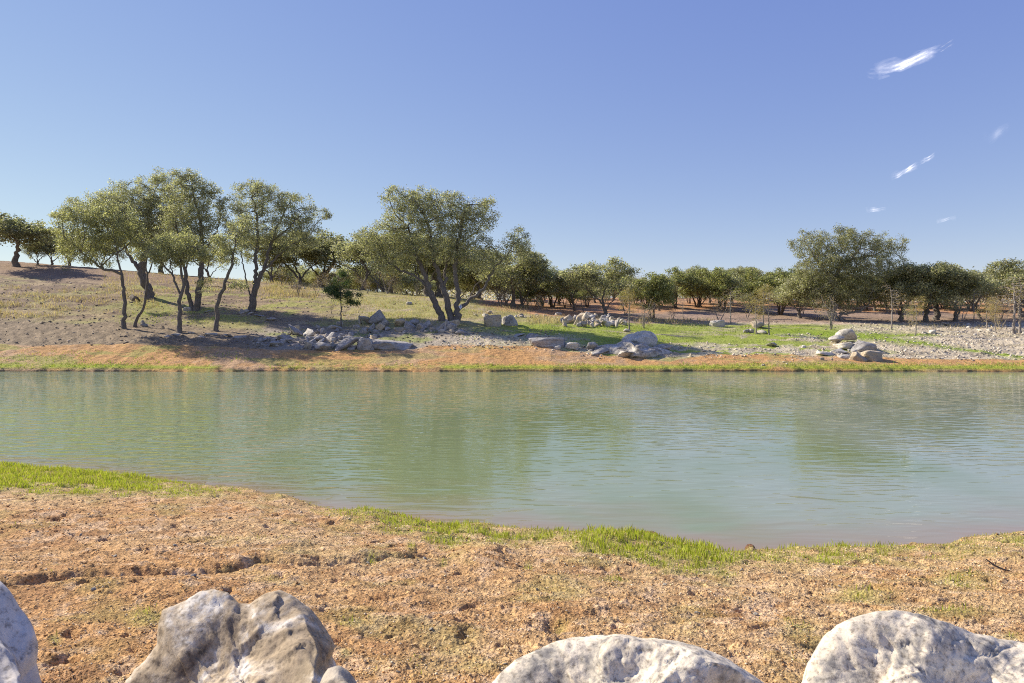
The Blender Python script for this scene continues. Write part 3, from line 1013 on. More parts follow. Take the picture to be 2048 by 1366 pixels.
hero('live_oak', 1672, 641, [([(1668, 643), (1664, 622), (1668, 600), (1668, 560), (1680, 530), (1690, 495)], None),
                             ([(1682, 643), (1678, 622), (1690, 628), (1719, 621), (1735, 610), (1745, 590)], None),
                             ([(1668, 570), (1650, 540), (1630, 515), (1615, 490)], 0), ([(1680, 530), (1710, 515, .5), (1750, 510, .8), (1785, 495, 1)], 0),
                             ([(1700, 520), (1715, 490, -.6), (1720, 475, -.8)], 0)],
     [(1625, 490, 44, 28), (1690, 482, 44, 26), (1740, 490, 40, 24), (1785, 490, 30, 24), (1650, 530, 60, 34), (1720, 540, 70, 34), (1790, 535, 34, 26), (1700, 575, 60, 24), (1630, 560, 40, 24), (1640, 595, 44, 20), (1700, 600, 40, 14), (1770, 580, 40, 22), (1692, 465, 20, 10)],
     0.36, 'largest oak on the right, pale leaning trunk and a low limb reaching right', OAK_D, 11, hole=0.04, mats=MPALE)
# ---- evergreen sapling in front of the rocks
hero('young_juniper', 682, 655, [([(682, 658), (682, 600), (681, 560), (682, 545)], None)],
     [(682, 585, 26, 12), (670, 592, 18, 9), (698, 590, 20, 9), (682, 565, 16, 12), (680, 548, 8, 8), (705, 603, 10, 5), (660, 578, 12, 6)], 0.05,
     'young dark juniper on a thin straight stem behind the grey rock pile', [(0.045, 0.07, 0.03), (0.06, 0.085, 0.03)], 12, k=26, spread=0.13, leaf=0.09, dens=12, kill=0.3, step=0.22, up=-0.02, twig=.006)

# ---- templates for the woodland behind
def template(name, kind, seed):
    rng = np.random.default_rng(seed)
    st = []
    if kind == 'oak':
        h = 1.0
        st.append(([(0, 0, -.1), (rng.uniform(-.15, .15), 0, .7), (rng.uniform(-.4, .4), rng.uniform(-.2, .2), 1.6), (rng.uniform(-.6, .6), 0, 2.6)], None))
        for s_ in (-1, 1):
            st.append(([(0.0, 0, rng.uniform(.3, .9)), (s_ * .5, rng.uniform(-.4, .4), 1.4), (s_ * rng.uniform(.9, 1.5), rng.uniform(-.6, .6), 2.2)], 0))
        bl = [((rng.uniform(-1.7, 1.7), rng.uniform(-1.2, 1.2), rng.uniform(1.9, 3.9)), (rng.uniform(.7, 1.2), rng.uniform(.7, 1.1), rng.uniform(.5, .85))) for _ in range(11)]
        return st, bl
    if kind == 'jun':
        for q in range(rng.integers(3, 6)):
            a = rng.uniform(0, 6.28)
            sp = rng.uniform(.3, .9)
            st.append(([(math.cos(a) * .08, math.sin(a) * .08, -.1), (math.cos(a) * sp * .4, math.sin(a) * sp * .4, .8), (math.cos(a) * sp, math.sin(a) * sp, 1.9)], None))
        bl = [((rng.uniform(-1.1, 1.1), rng.uniform(-.9, .9), rng.uniform(1.5, 3.3)), (rng.uniform(.5, .9), rng.uniform(.5, .8), rng.uniform(.55, .9))) for _ in range(9)]
        bl.append(((0, 0, 3.6), (.6, .6, .6)))
        return st, bl
    if kind == 'bare':
        st.append(([(0, 0, -.05), (rng.uniform(-.05, .05), 0, .8), (rng.uniform(-.1, .1), 0, 1.8), (rng.uniform(-.15, .15), 0, 2.9)], None))
        bl = [((rng.uniform(-.35, .35), rng.uniform(-.35, .35), rng.uniform(1.1, 2.9)), (.45, .45, .5)) for _ in range(6)]
        return st, bl
    if kind == 'bush':
        for q in range(4):
            a = rng.uniform(0, 6.28)
            st.append(([(0.03 * q, 0, -.05), (math.cos(a) * .25, math.sin(a) * .25, .6), (math.cos(a) * .5, math.sin(a) * .5, 1.2)], None))
        bl = [((rng.uniform(-.5, .5), rng.uniform(-.5, .5), rng.uniform(.7, 1.7)), (.5, .5, .5)) for _ in range(5)]
        return st, bl


T = {}
GW = 'oaks of the woodland behind the far bank'
GJ = 'junipers of the woodland behind the far bank'


def placer(kind):
    """first use of a template builds it, later uses copy it"""
    store = T.setdefault(kind, {})
    spec = {
        'oak': dict(kind='oak', cols=OAK_D, mats=MOAK, R=.16, k=17, leaf=.13, spread=.155, dens=13, kill=.28, step=.22, name='live_oak', h=4.4),
        'oaky': dict(kind='oak', cols=OAK, mats=MOAK, R=.14, k=17, leaf=.13, spread=.155, dens=13, kill=.28, step=.22, name='live_oak', h=4.4),
        'jun': dict(kind='jun', cols=JUN, mats=MJUN, R=.08, k=19, leaf=.12, spread=.14, dens=15, kill=.25, step=.2, name='juniper_tree', h=4.1),
        'bare': dict(kind='bare', cols=BARE, mats=MPALE, R=.05, k=2, fill=0, leaf=.04, spread=.08, dens=110, kill=.11, step=.11, name='bare_sapling', h=3.2),
        'gold': dict(kind='bare', cols=GOLD, mats=MPALE, R=.05, k=5, fill=0.3, leaf=.055, spread=.11, dens=60, kill=.13, step=.12, name='young_elm', h=3.2),
        'green': dict(kind='bush', cols=[(.15, .16, .08), (.18, .18, .10), (.13, .135, .08)], mats=MPALE, R=.04, k=7, fill=0.5, leaf=.06, spread=.12, dens=35, kill=.16, step=.15, name='shrub', h=2.1),
        'twiggy': dict(kind='bush', cols=BARE, mats=MPALE, R=.035, k=2, fill=0, leaf=.04, spread=.08, dens=110, kill=.11, step=.11, name='bare_shrub', h=2.1),
    }[kind]
    return store, spec


def put(kind, var, px, py, top, label, width=None, cat='tree', group=None, seedrot=None, d=None, dmin=42.0):
    """stands a tree with its foot at photo point (px,py), top of crown at photo row 'top'"""
    store, sp = placer(kind)
    b = at(px, py, d) if d else ground_hit(px, py, dmin)
    if d:
        b.z = float(base_z(px, d))
    b.z -= 0.05
    hm = (py - top) * b.y / FPX
    sc = hm / (store['h', var] if var in store else sp['h'])
    sw = (sc * (1.25 if kind in ('oak', 'oaky', 'jun') else 1.0)) if width is None else width
    rz = random.uniform(0, 6.28) if seedrot is None else seedrot
    if var not in store:
        st, bl = template(sp['name'], sp['kind'], 100 + 7 * var + len(kind))
        o = build_tree(sp['name'], b, st, bl, sp['R'], sp['mats'], sp['cols'], label, cat=cat, group=group, seed=50 + var, k=sp['k'],
                       leaf=sp['leaf'], spread=sp['spread'], dens=sp['dens'], kill=sp['kill'], step=sp['step'], side=6,
                       twig=0.006 if sp['R'] < .06 else 0.009, leaf_tips=4, fill=sp.get('fill', 1.2))
        o.rotation_euler = (0, 0, rz)
        top_z = 0.0
        for c in o.children:
            co = np.empty(len(c.data.vertices) * 3, np.float32)
            c.data.vertices.foreach_get('co', co)
            top_z = max(top_z, float(np.percentile(co[2::3], 99.7)))
        store['h', var] = top_z
        ratio = hm / top_z / sc
        o.scale = (sw * (ratio if width is None else 1), sw * (ratio if width is None else 1), hm / top_z)
        store[var] = o
        return o
    o = copy_tree(store[var], b, rz, (sw, sw, sc), label, group)
    o['category'] = cat
    return o


# trees that stand out one by one: (kind, variant, foot px, foot py, top py, label, distance)
SOLO = [
    ('oak', 0, 32, 521, 420, 'dark live oak on the hill crest at the far left', 70),
    ('oak', 1, 74, 523, 474, 'small sparse oak on the hill crest beside the dark one at the far left', 74),
    ('oaky', 0, 105, 532, 470, 'low oak on the crest just left of the big left group', 76),
    ('oaky', 1, 140, 538, 465, 'low rounded oak on the crest behind the slim leftmost oak', 78),
    ('oak', 2, 205, 545, 470, 'dark oak on the crest behind the leaning thick trunked oak', 80),
    ('oak', 0, 322, 568, 480, 'oak on the crest behind the left group, seen between the trunks', 80),
    ('oaky', 1, 420, 570, 490, 'far oak behind the crooked oak on the left slope', 84),
    ('oak', 1, 545, 566, 470, 'dark oak behind the spreading oak at the right end of the left group', 76),
    ('oak', 2, 598, 570, 462, 'bushy dark oak right behind the tan grass knoll', 78),
    ('oak', 0, 640, 578, 468, 'oak with upright stems just left of the young juniper', 80),
    ('oaky', 2, 725, 585, 468, 'oak behind the left edge of the great central oak', 72),
    ('oak', 2, 765, 592, 500, 'shadowed oak under the left limb of the great central oak', 82),
    ('oak', 1, 855, 602, 470, 'thick dark oak directly behind the great central oak', 66),
    ('oak', 0, 880, 602, 480, 'second dark trunk behind the great central oak', 68),
    ('oak', 0, 960, 610, 520, 'dark oak seen under the right limb of the great central oak', 84),
    ('oak', 2, 1026, 622, 508, 'oak with a leaning dark trunk right of the great central oak', 62),
    ('oaky', 0, 1044, 620, 515, 'oak with a crooked pale edged trunk behind the two halved boulders', 64),
    ('oaky', 1, 1212, 632, 520, 'rounded live oak with a low left limb behind the tan rock pile', 59),
    ('oaky', 2, 1150, 628, 548, 'bushy oak with thin splayed stems behind the left end of the tan rock pile', 64),
    ('jun', 0, 1105, 622, 540, 'olive juniper between the crooked oak and the tan rock pile', 68),
    ('jun', 1, 1305, 634, 540, 'juniper behind the golden sapling, its black trunk at the edge of the litter', 58),
    ('jun', 2, 1352, 615, 532, 'juniper with fanned black stems standing in the orange clearing', 72),
    ('jun', 0, 1395, 611, 528, 'tall juniper with a vase of black stems in the orange clearing', 74),
    ('jun', 1, 1448, 619, 532, 'juniper at the centre of the orange clearing behind the single block', 70),
    ('jun', 2, 1510, 620, 530, 'broad bright green juniper left of the largest right hand oak', 68),
    ('jun', 0, 1560, 622, 528, 'dense juniper touching the left side of the largest right hand oak', 66),
    ('oaky', 0, 1600, 630, 540, 'grey green oak with thin stems left of the pale leaning trunk', 62),
    ('oak', 1, 1800, 632, 520, 'dark crowned oak right behind the low limb of the largest right hand oak', 60),
    ('oak', 2, 1852, 636, 520, 'dark oak with two straight trunks behind the golden young elm', 60),
    ('oak', 0, 1872, 636, 530, 'black forked oak in the shade right of the golden young elm', 62),
    ('oak', 1, 1912, 638, 535, 'twisted oak with bare upper limbs on the right', 60),
    ('oaky', 2, 1960, 636, 545, 'brownish green oak behind the yellow shrubs on the right', 64),
    ('oak', 2, 2042, 634, 515, 'tall grey green oak at the right edge of the wood', 66),
]
for kd, vr, px, py, tp, lb, dd in SOLO:
    put(kd, vr, px, py, tp, lb, d=dd)
rk = random.Random(15)
MIDX = [1045, 1072, 1098, 1118, 1142, 1160, 1190, 1230, 1255, 1290, 1318, 1345, 1402, 1440, 1462, 1500, 1522, 1548, 1595, 1610, 1735, 1765, 1790, 1812, 1840, 1860, 1905, 1922, 1950, 1972, 2000, 2035, 2055, 1060, 1085, 1130, 1175, 1240, 1272, 1330, 1378, 1420, 1475, 1490, 1535, 1580, 1625, 1645, 1690, 1720, 1750, 1775, 1825, 1890, 1935, 1985, 2015, 2070]
for i, px in enumerate(MIDX):
    kd = rk.choice(('jun', 'jun', 'oak', 'oaky')) if px < 1800 else rk.choice(('oak', 'oak', 'oaky', 'bare'))
    dd = rk.uniform(68, 90)
    yb = float(img_y(px, dd, float(base_z(px, dd))))
    tp = np.interp(px, [1060, 1300, 1500, 1700, 1900, 2070], [548, 552, 536, 545, 540, 535]) + rk.uniform(-6, 22)
    lb, gr = {'jun': ('olive juniper standing inside the right hand wood before its back rank', 'junipers inside the right hand wood'),
              'oak': ('dark oak standing inside the right hand wood before its back rank', 'dark oaks inside the right hand wood'),
              'oaky': ('grey green oak standing inside the right hand wood before its back rank', 'grey green oaks inside the right hand wood'),
              'bare': ('leafless grey tree standing inside the right hand wood', 'leafless trees inside the right hand wood')}[kd]
    put(kd, rk.randrange(3), px, yb, tp, lb, d=dd, group=gr, width=(yb - tp) * dd / FPX / 4.2 * rk.uniform(1.1, 1.5))
# the ranks further back: nothing tells them apart
rk = random.Random(5)
for i in range(84):
    px = 560 + i * 18.5 + rk.uniform(-14, 14)
    if px > 2110:
        break
    dd = rk.uniform(80, 120)
    kd = rk.choice(['jun', 'jun', 'oak', 'oaky', 'bare']) if px > 1050 else rk.choice(['oak', 'oaky', 'oaky'])
    z = float(base_z(px, dd))
    yb = float(img_y(px, dd, z))
    tp = np.interp(px, [560, 1000, 1200, 1500, 1600, 2100], [520, 550, 549, 541, 548, 550]) + rk.uniform(-10, 20)
    w_ = (yb - tp) * dd / FPX / 4.2 * rk.uniform(1.1, 1.55)
    lb, gr = {'jun': ('olive juniper in the unbroken rank along the back of the clearing', 'junipers of the back rank'),
              'oak': ('dark oak in the unbroken rank along the back of the clearing', 'dark oaks of the back rank'),
              'oaky': ('grey green oak in the unbroken rank along the back of the clearing', 'grey green oaks of the back rank'),
              'bare': ('leafless grey tree among the rank along the back of the clearing', 'leafless trees of the back rank')}[kd]
    put(kd, rk.randrange(3), px, yb, tp, lb, d=dd, group=gr, width=w_)
# young and bare trees
YOUNG = [
    ('gold', 0, 1258, 660, 572, 'thin sapling with brown gold leaves behind the large ledge boulder'),
    ('twiggy', 0, 1288, 657, 592, 'pale green twiggy shrub right of the brown gold sapling'),
    ('bare', 0, 1366, 636, 588, 'thin bare sapling at the near edge of the orange clearing'),
    ('twiggy', 1, 1440, 645, 590, 'small bare sapling right behind the single squared block'),
    ('bare', 1, 1462, 649, 570, 'straight bare sapling right of the single squared block'),
    ('gold', 1, 1513, 668, 580, 'thin brown leaved sapling just left of the little cluster of blocks'),
    ('gold', 0, 1527, 648, 565, 'brown leaved sapling behind the yellow block'),
    ('bare', 2, 1538, 670, 575, 'bare sapling at the right end of the little cluster of blocks'),
    ('twiggy', 0, 1661, 660, 583, 'grey green twiggy shrub before the pale leaning trunk'),
    ('bare', 0, 1783, 660, 565, 'tall white stemmed bare sapling right of the largest oak'),
    ('green', 0, 1822, 653, 598, 'light green young elm with twin pale stems right of the bare white sapling'),
    ('gold', 2, 1831, 671, 590, 'golden green young elm with a wavy pale stem on the stony slope'),
    ('green', 1, 1922, 652, 585, 'grey green bush on forked pale stems before the thick pale trunk'),
    ('gold', 1, 1975, 662, 600, 'yellow leaved shrub on the stony slope left of the big bare trees'),
    ('gold', 2, 1992, 667, 592, 'leaning yellow leaved sapling on the stony slope near the right edge'),
    ('twiggy', 1, 2003, 658, 605, 'rust brown shrub behind the leaning yellow sapling'),
    ('bare', 1, 2027, 669, 548, 'big bare pale barked tree nearest the right edge'),
    ('bare', 2, 2040, 668, 560, 'second bare pale tree close behind the biggest bare one at the right edge'),
    ('bare', 0, 1948, 648, 575, 'bare tree between the grey green bush and the yellow shrub'),
    ('twiggy', 1, 663, 627, 603, 'tiny bare sapling on the grass left of the rounded boulder'),
    ('bare', 2, 1910, 640, 560, 'bare tree rising among the twisted oaks on the right'),
    ('twiggy', 0, 1345, 640, 610, 'low bare shrub at the left edge of the litter under the junipers'),
    ('green', 2, 130, 548, 524, 'small green bush on the hill crest left of the slim oak'),
]
for kd, vr, px, py, tp, lb in YOUNG:
    ct = 'shrub' if kd in ('twiggy', 'green') else 'sapling'
    o = put(kd, vr, px, py, tp, lb, cat=ct)
    if 'big bare' in lb or 'biggest' in lb:
        o.scale = (o.scale[0] * 1.5, o.scale[1] * 1.5, o.scale[2])
for i in range(84):                                            # brush between the trunks
    px = rk.choice((rk.uniform(1000, 1260), rk.uniform(1000, 2070), rk.uniform(1550, 2070), rk.uniform(560, 960)))
    dd = rk.uniform(60, 92)
    yb = float(img_y(px, dd, float(base_z(px, dd))))
    kd = rk.choice(('twiggy', 'twiggy', 'green'))
    put(kd, rk.randrange(2), px, yb, yb - rk.uniform(26, 58), {'twiggy': 'grey leafless brush between the trunks of the woodland', 'green': 'dull green brush between the trunks of the woodland'}[kd],
        cat='shrub', d=dd, group={'twiggy': 'leafless brush of the woodland', 'green': 'green brush of the woodland'}[kd])


# ------------------------------------------------------------------ rocks
def ico(sub):
    t = (1 + 5 ** 0.5) / 2
    v = [(-1, t, 0), (1, t, 0), (-1, -t, 0), (1, -t, 0), (0, -1, t), (0, 1, t), (0, -1, -t), (0, 1, -t), (t, 0, -1), (t, 0, 1), (-t, 0, -1), (-t, 0, 1)]
    f = [(0, 11, 5), (0, 5, 1), (0, 1, 7), (0, 7, 10), (0, 10, 11), (1, 5, 9), (5, 11, 4), (11, 10, 2), (10, 7, 6), (7, 1, 8),
         (3, 9, 4), (3, 4, 2), (3, 2, 6), (3, 6, 8), (3, 8, 9), (4, 9, 5), (2, 4, 11), (6, 2, 10), (8, 6, 7), (9, 8, 1)]
    V = np.array(v, float)
    F = np.array(f)
    V /= np.linalg.norm(V, axis=1)[:, None]
    for _ in range(sub):
        E = np.concatenate([F[:, [0, 1]], F[:, [1, 2]], F[:, [2, 0]]])
        E.sort(axis=1)
        U, inv = np.unique(E, axis=0, return_inverse=True)
        inv = inv.ravel()
        mid = V[U].mean(1)
        mid /= np.linalg.norm(mid, axis=1)[:, None]
        n = len(F)
        a, b, c = inv[:n] + len(V), inv[n:2 * n] + len(V), inv[2 * n:] + len(V)
        V = np.concatenate([V, mid])
        F = np.concatenate([np.stack([F[:, 0], a, c], 1), np.stack([F[:, 1], b, a], 1), np.stack([F[:, 2], c, b], 1), np.stack([a, b, c], 1)])
    return V, F


ICO = {k: ico(k) for k in (1, 2, 3, 4, 6)}


def facets(V, rng, n, soft, box=0.0):
    """radius of a body bounded by n random planes, corners slightly worn"""
    Nn = rng.normal(size=(n, 3))
    Nn /= np.linalg.norm(Nn, axis=1)[:, None]
    if box:
        B = np.array([[1, 0, 0], [-1, 0, 0], [0, 1, 0], [0, -1, 0], [0, 0, 1], [0, 0, -1.]]) + rng.normal(0, 0.16, (6, 3))
        B /= np.linalg.norm(B, axis=1)[:, None]
        Nn = np.concatenate([B, Nn])
    h = rng.uniform(0.78, 1.0, len(Nn))
    if box:
        h[:6] *= 0.85
    dt = np.maximum(V @ Nn.T, 0.05) / h[None]
    return 1.0 / (np.sum(dt ** soft, axis=1) ** (1.0 / soft))


def rock_mesh(name, seed, sub, box=0.0, n=9, soft=14, rough=0.06):
    rng = np.random.default_rng(seed)
    V, F = ICO[sub]
    r = facets(V, rng, n, soft, box)
    P_ = V * r[:, None]
    P_ = P_ * (1 + rough * fbm(V[:, 0] * 2 + seed, V[:, 1] * 2, V[:, 2] * 2, 3)[:, None] + rough * 0.5 * fbm(V[:, 0] * 6 + seed, V[:, 1] * 6, V[:, 2] * 6, 2)[:, None])
    lo, hi = P_.min(0), P_.max(0)
    P_ = (P_ - (lo + hi) / 2) / (hi - lo)
    return mesh_np(name, P_, F, smooth=False)


RT = {'block': [rock_mesh('rock', 20 + i, 3, box=1.0, n=9, soft=26, rough=0.10) for i in range(6)],
      'round': [rock_mesh('rock', 40 + i, 3, n=16, soft=14, rough=0.08) for i in range(4)],
      'sharp': [rock_mesh('rock', 60 + i, 3, n=10, soft=26, rough=0.12) for i in range(7)],
      'small': [rock_mesh('rock', 80 + i, 2, box=float(i % 2), n=7, soft=16, rough=0.06) for i in range(9)]}
RR = random.Random(3)
_rock_me = {}


def rock(kind, var, px, py, w, h, mat, label, cat='rock', group=None, rz=None, tilt=0.0, dr=0.85, lift=0.0, d=None, name='rock', sink=0.18):
    """rock whose lowest visible edge stands at photo point (px,py), w x h photo pixels"""
    b = ground_hit(px, py) if d is None else Vector(((px - CX) / FPX * d, d, float(base_z(px, d))))
    m = b.y / FPX
    W, Hh = w * m, h * m
    key = (kind, var % len(RT[kind]), mat)
    if key not in _rock_me:
        me = RT[kind][key[1]].copy()
        me.materials.append(M[mat])
        _rock_me[key] = me
    o = bpy.data.objects.new(name, _rock_me[key])
    S.collection.objects.link(o)
    full = Hh / (1 - sink)
    dep = W * dr
    o.location = (b.x, b.y + dep * 0.45, b.z + full * (0.5 - sink) + lift)
    o.scale = (W * 1.04, dep, full)
    o.rotation_euler = (0, math.radians(tilt), RR.choice((0, math.pi)) + RR.uniform(-.25, .25) if rz is None else math.radians(rz))
    tag(o, label, cat, group)
    return o


def traced_rock(name, outline, d, depth, mat, label, sub=6, rough=(0.05, 0.02, 0.006), seed=1, cat='boulder', power=2.6, back=0.5, fn=12, group=None, ctr=None, chip=1.0, shear=0.5, brk=0.022, cells=46):
    """a solid boulder with the given photo outline at distance d and its own thickness"""
    O = np.array(outline, float)
    cx, cy = ctr if ctr else ((O[:, 0].min() + O[:, 0].max()) / 2, (O[:, 1].min() + O[:, 1].max()) / 2)
    ang = np.arctan2(-(O[:, 1] - cy), O[:, 0] - cx)
    rr = np.hypot(O[:, 0] - cx, O[:, 1] - cy)
    o_ = np.argsort(ang)
    ang, rr = ang[o_], rr[o_]
    ang = np.concatenate([ang - 2 * math.pi, ang, ang + 2 * math.pi])
    rr = np.concatenate([rr, rr, rr])
    V, F = ICO[sub]
    rng = np.random.default_rng(seed)
    th = np.arctan2(V[:, 2], V[:, 0])
    vy = V[:, 1]
    sx = (1 - np.abs(vy) ** power) ** (1 / power)
    # chipped planes: a few broad ones, then many small ones
    f1 = facets(V, rng, fn, 30)
    f1 = f1 / np.percentile(f1, 90)
    Nn = rng.normal(size=(fn * 9, 3))
    Nn /= np.linalg.norm(Nn, axis=1)[:, None]
    dt = np.maximum(V @ Nn.T, 0.05) / rng.uniform(0.90, 1.0, len(Nn))[None]
    f2 = 1.0 / dt.max(1)
    f2 = f2 / np.percentile(f2, 80)
    w = 0.15 + 0.85 * sstep(0.0, 0.45, np.abs(vy))
    if sub >= 6:
        Nn = rng.normal(size=(700, 3))
        Nn /= np.linalg.norm(Nn, axis=1)[:, None]
        f3 = 1.0 / (np.maximum(V @ Nn.T, 0.05) / rng.uniform(0.965, 1.0, 700)[None]).max(1)
        f2 = f2 * (1 + 1.6 * (f3 / np.percentile(f3, 80) - 1)) * (1 + 0.010 * fbm(V[:, 0] * 9, V[:, 1] * 9, V[:, 2] * 9 + seed, 5, gain=0.75))
    C_ = rng.normal(size=(cells, 3))
    C_ /= np.linalg.norm(C_, axis=1)[:, None]
    Vw = V + 0.10 * np.stack([fbm(V[:, 0] * 2.5 + i * 7, V[:, 1] * 2.5, V[:, 2] * 2.5 + seed, 4, gain=0.6) for i in range(3)], 1)
    ci = (Vw @ C_.T).argmax(1)
    tl_ = rng.normal(0, 0.16, (cells, 3))
    f2 = f2 * (1 + brk * (rng.uniform(-1, 0.6, cells)[ci] + np.sum((V - C_[ci]) * tl_[ci], 1) * 5))
    w0 = np.clip((w - 0.15) / 0.85, 0, 1)
    k = 1 + (np.minimum(f1, 1.12) - 1) * w0 * chip + (f2 - 1) * (0.22 + 0.78 * w0)
    gth = np.linspace(-math.pi, math.pi, 361)
    gr = np.interp(gth, ang, rr)
    kk = np.hanning(61)
    kk /= kk.sum()
    gs = np.convolve(np.concatenate([gr[-61:-1], gr, gr[1:61]]), kk, 'same')[60:-60]
    r_out = np.interp(th, ang, rr)
    r_in = np.minimum(np.interp(th, gth, gs), r_out * 1.03) * 0.95
    r_all = r_out + (r_in - r_out) * sstep(0.05, 0.55, np.abs(vy))
    Rp = r_all * sx * np.clip(k, 0.5, 1.0)               # in photo pixels at distance d
    m_ = d / FPX
    sc = np.interp(th, ang, rr).mean() * m_
    hgt = Rp * np.sin(th)
    q = np.stack([Rp * np.cos(th) * m_, vy * depth, hgt * m_], 1) / sc
    a, b_, c = rough
    disp = a * fbm(q[:, 0] * 1.6 + seed, q[:, 1] * 1.6, q[:, 2] * 1.6, 3) * 1.2
    disp += b_ * (fbm(q[:, 0] * 2.1, q[:, 1] * 2.1 + seed, q[:, 2] * 3.6, 3, gain=0.5) * 0.8 + 0.5 * np.round(3 * fbm(q[:, 0] * 2 + q[:, 2], q[:, 1] * 2, q[:, 2] * 2.6 + seed, 2)) / 3)
    disp += c * 2 * fbm(q[:, 0] * 17, q[:, 1] * 17, q[:, 2] * 17 + seed, 3)
    crack = np.abs(fbm(q[:, 0] * 1.1 + 9, q[:, 1] * 1.1, q[:, 2] * 1.5 + seed, 4, gain=0.6))
    disp -= 0.35 * b_ * np.exp(-(crack / 0.02) ** 2)
    Rp = Rp + disp * sc / m_ * (0.35 + 0.65 * w)
    dv = d + depth * back + vy * depth * np.clip(k, 0.6, 1.1) + shear * hgt * m_ + disp * sc * 0.8 * np.sign(vy)
    px_v, py_v = cx + Rp * np.cos(th), cy - Rp * np.sin(th)
    P_ = np.stack([(px_v - CX) / FPX * dv, dv, H - (py_v - CY) / FPX * dv], 1)
    c0 = at(cx, cy, d + depth * back)
    P_ -= np.array(c0)
    o = link(name, mesh_np(name, P_, F, smooth=False), M[mat], loc=c0)
    tag(o, label, cat, group)
    return o


# four boulders standing before the camera
traced_rock('boulder', [(-260, 1300), (-200, 1200), (-120, 1150), (-40, 1146), (0, 1160), (20, 1180), (40, 1215), (62, 1245), (76, 1290), (74, 1325), (82, 1350), (96, 1400),
                        (110, 1500), (90, 1780), (-150, 1790), (-250, 1560)], 1.95, 0.34, 'rock_smooth',
            'smooth grey boulder cut by the left edge at the bottom corner', seed=2, brk=0.012, cells=20, rough=(0.03, 0.008, 0.002), ctr=(-70, 1480))
traced_rock('boulder', [(200, 1500), (225, 1400), (262, 1350), (290, 1318), (312, 1285), (314, 1245), (322, 1218), (345, 1212), (370, 1200), (400, 1181), (430, 1177), (455, 1184),
                        (478, 1208), (500, 1206), (525, 1188), (560, 1178), (590, 1192), (625, 1220), (645, 1248), (664, 1275), (672, 1292), (664, 1312), (675, 1335),
                        (690, 1360), (712, 1400), (730, 1500), (700, 1770), (450, 1790), (240, 1770)], 2.0, 0.36, 'rock_brown',
            'brown and white mottled boulder with a notched double peak at the bottom left', seed=5, brk=0.05, cells=60, rough=(0.05, 0.03, 0.006), ctr=(470, 1480))
traced_rock('boulder', [(930, 1500), (972, 1372), (1000, 1340), (1040, 1312), (1080, 1290), (1130, 1275), (1190, 1266), (1240, 1266), (1285, 1277), (1330, 1281), (1380, 1290),
                        (1430, 1308), (1480, 1332), (1530, 1362), (1570, 1400), (1600, 1500), (1560, 1800), (950, 1800)], 1.9, 0.42, 'rock_white',
            'low domed white boulder with pitted grey texture at the bottom centre', seed=7, brk=0.02, cells=60, rough=(0.03, 0.022, 0.006), ctr=(1260, 1520))
traced_rock('boulder', [(1585, 1500), (1600, 1372), (1615, 1330), (1630, 1300), (1650, 1268), (1670, 1247), (1700, 1234), (1750, 1223), (1790, 1219), (1830, 1225), (1870, 1240),
                        (1910, 1252), (1950, 1268), (2000, 1275), (2060, 1280), (2150, 1300), (2250, 1360), (2320, 1500), (2250, 1790), (1620, 1790)], 1.9, 0.42, 'rock_white',
            'largest white boulder with ochre bands at the bottom right corner', seed=9, brk=0.035, cells=50, rough=(0.04, 0.024, 0.006), ctr=(1900, 1510))
traced_rock('rock', [(640, 1440), (640, 1366), (655, 1338), (680, 1330), (700, 1345), (718, 1375), (735, 1450), (700, 1560), (650, 1560)], 1.72, 0.10, 'rock_tan',
            'small tan stone against the lower right side of the double peaked boulder', seed=11, sub=4, cat='rock', ctr=(685, 1440))

# ---- grey pile at the foot of the slope
GP = 'rocks of the blue grey pile above the shore'
P1 = [('round', 0, 614, 700, 16, 18, 'small upright blue grey rock at the front of the grey pile', 0),
      ('sharp', 1, 647, 702, 46, 18, 'long low blue grey rock in the front row of the grey pile', 0),
      ('sharp', 2, 691, 703, 46, 27, 'big pale faced blue rock at the middle front of the grey pile', 0),
      ('block', 3, 729, 701, 42, 26, 'slanting brown grey block beside the big pale faced rock', 12),
      ('block', 1, 783, 700, 78, 17, 'long dark flat slab at the right end of the grey pile', -3),
      ('sharp', 4, 590, 672, 30, 24, 'light topped angular rock standing highest at the left of the grey pile', 0),
      ('sharp', 5, 611, 676, 34, 20, 'leaning pale rock next to the highest one of the grey pile', 15),
      ('block', 4, 618, 682, 26, 7, 'thin tilted slab lying across the grey pile', 25),
      ('round', 2, 636, 683, 22, 13, 'rounded rock behind the long low blue grey one', 0),
      ('sharp', 0, 660, 680, 34, 16, 'dark rock in the middle of the grey pile', 0),
      ('round', 3, 665, 660, 34, 10, 'pale domed rock at the back of the grey pile below the young juniper', 0),
      ('block', 5, 693, 681, 20, 9, 'tan topped rock in the middle of the grey pile', 0),
      ('block', 0, 709, 683, 24, 10, 'buff flat rock right of the tan topped one', 8),
      ('sharp', 6, 565, 686, 30, 16, 'dark jagged rock at the left flank of the grey pile', 0),
      ('sharp', 3, 548, 694, 26, 12, 'low dark rock at the left front end of the grey pile', 0),
      ('block', 2, 750, 688, 30, 9, 'low flat rock behind the long dark slab', 0)]
for k_, v_, x_, y_, w_, h_, l_, t_ in P1:
    rock(k_, v_, x_, y_, w_, h_, 'rock_grey', l_, group=GP, tilt=t_)
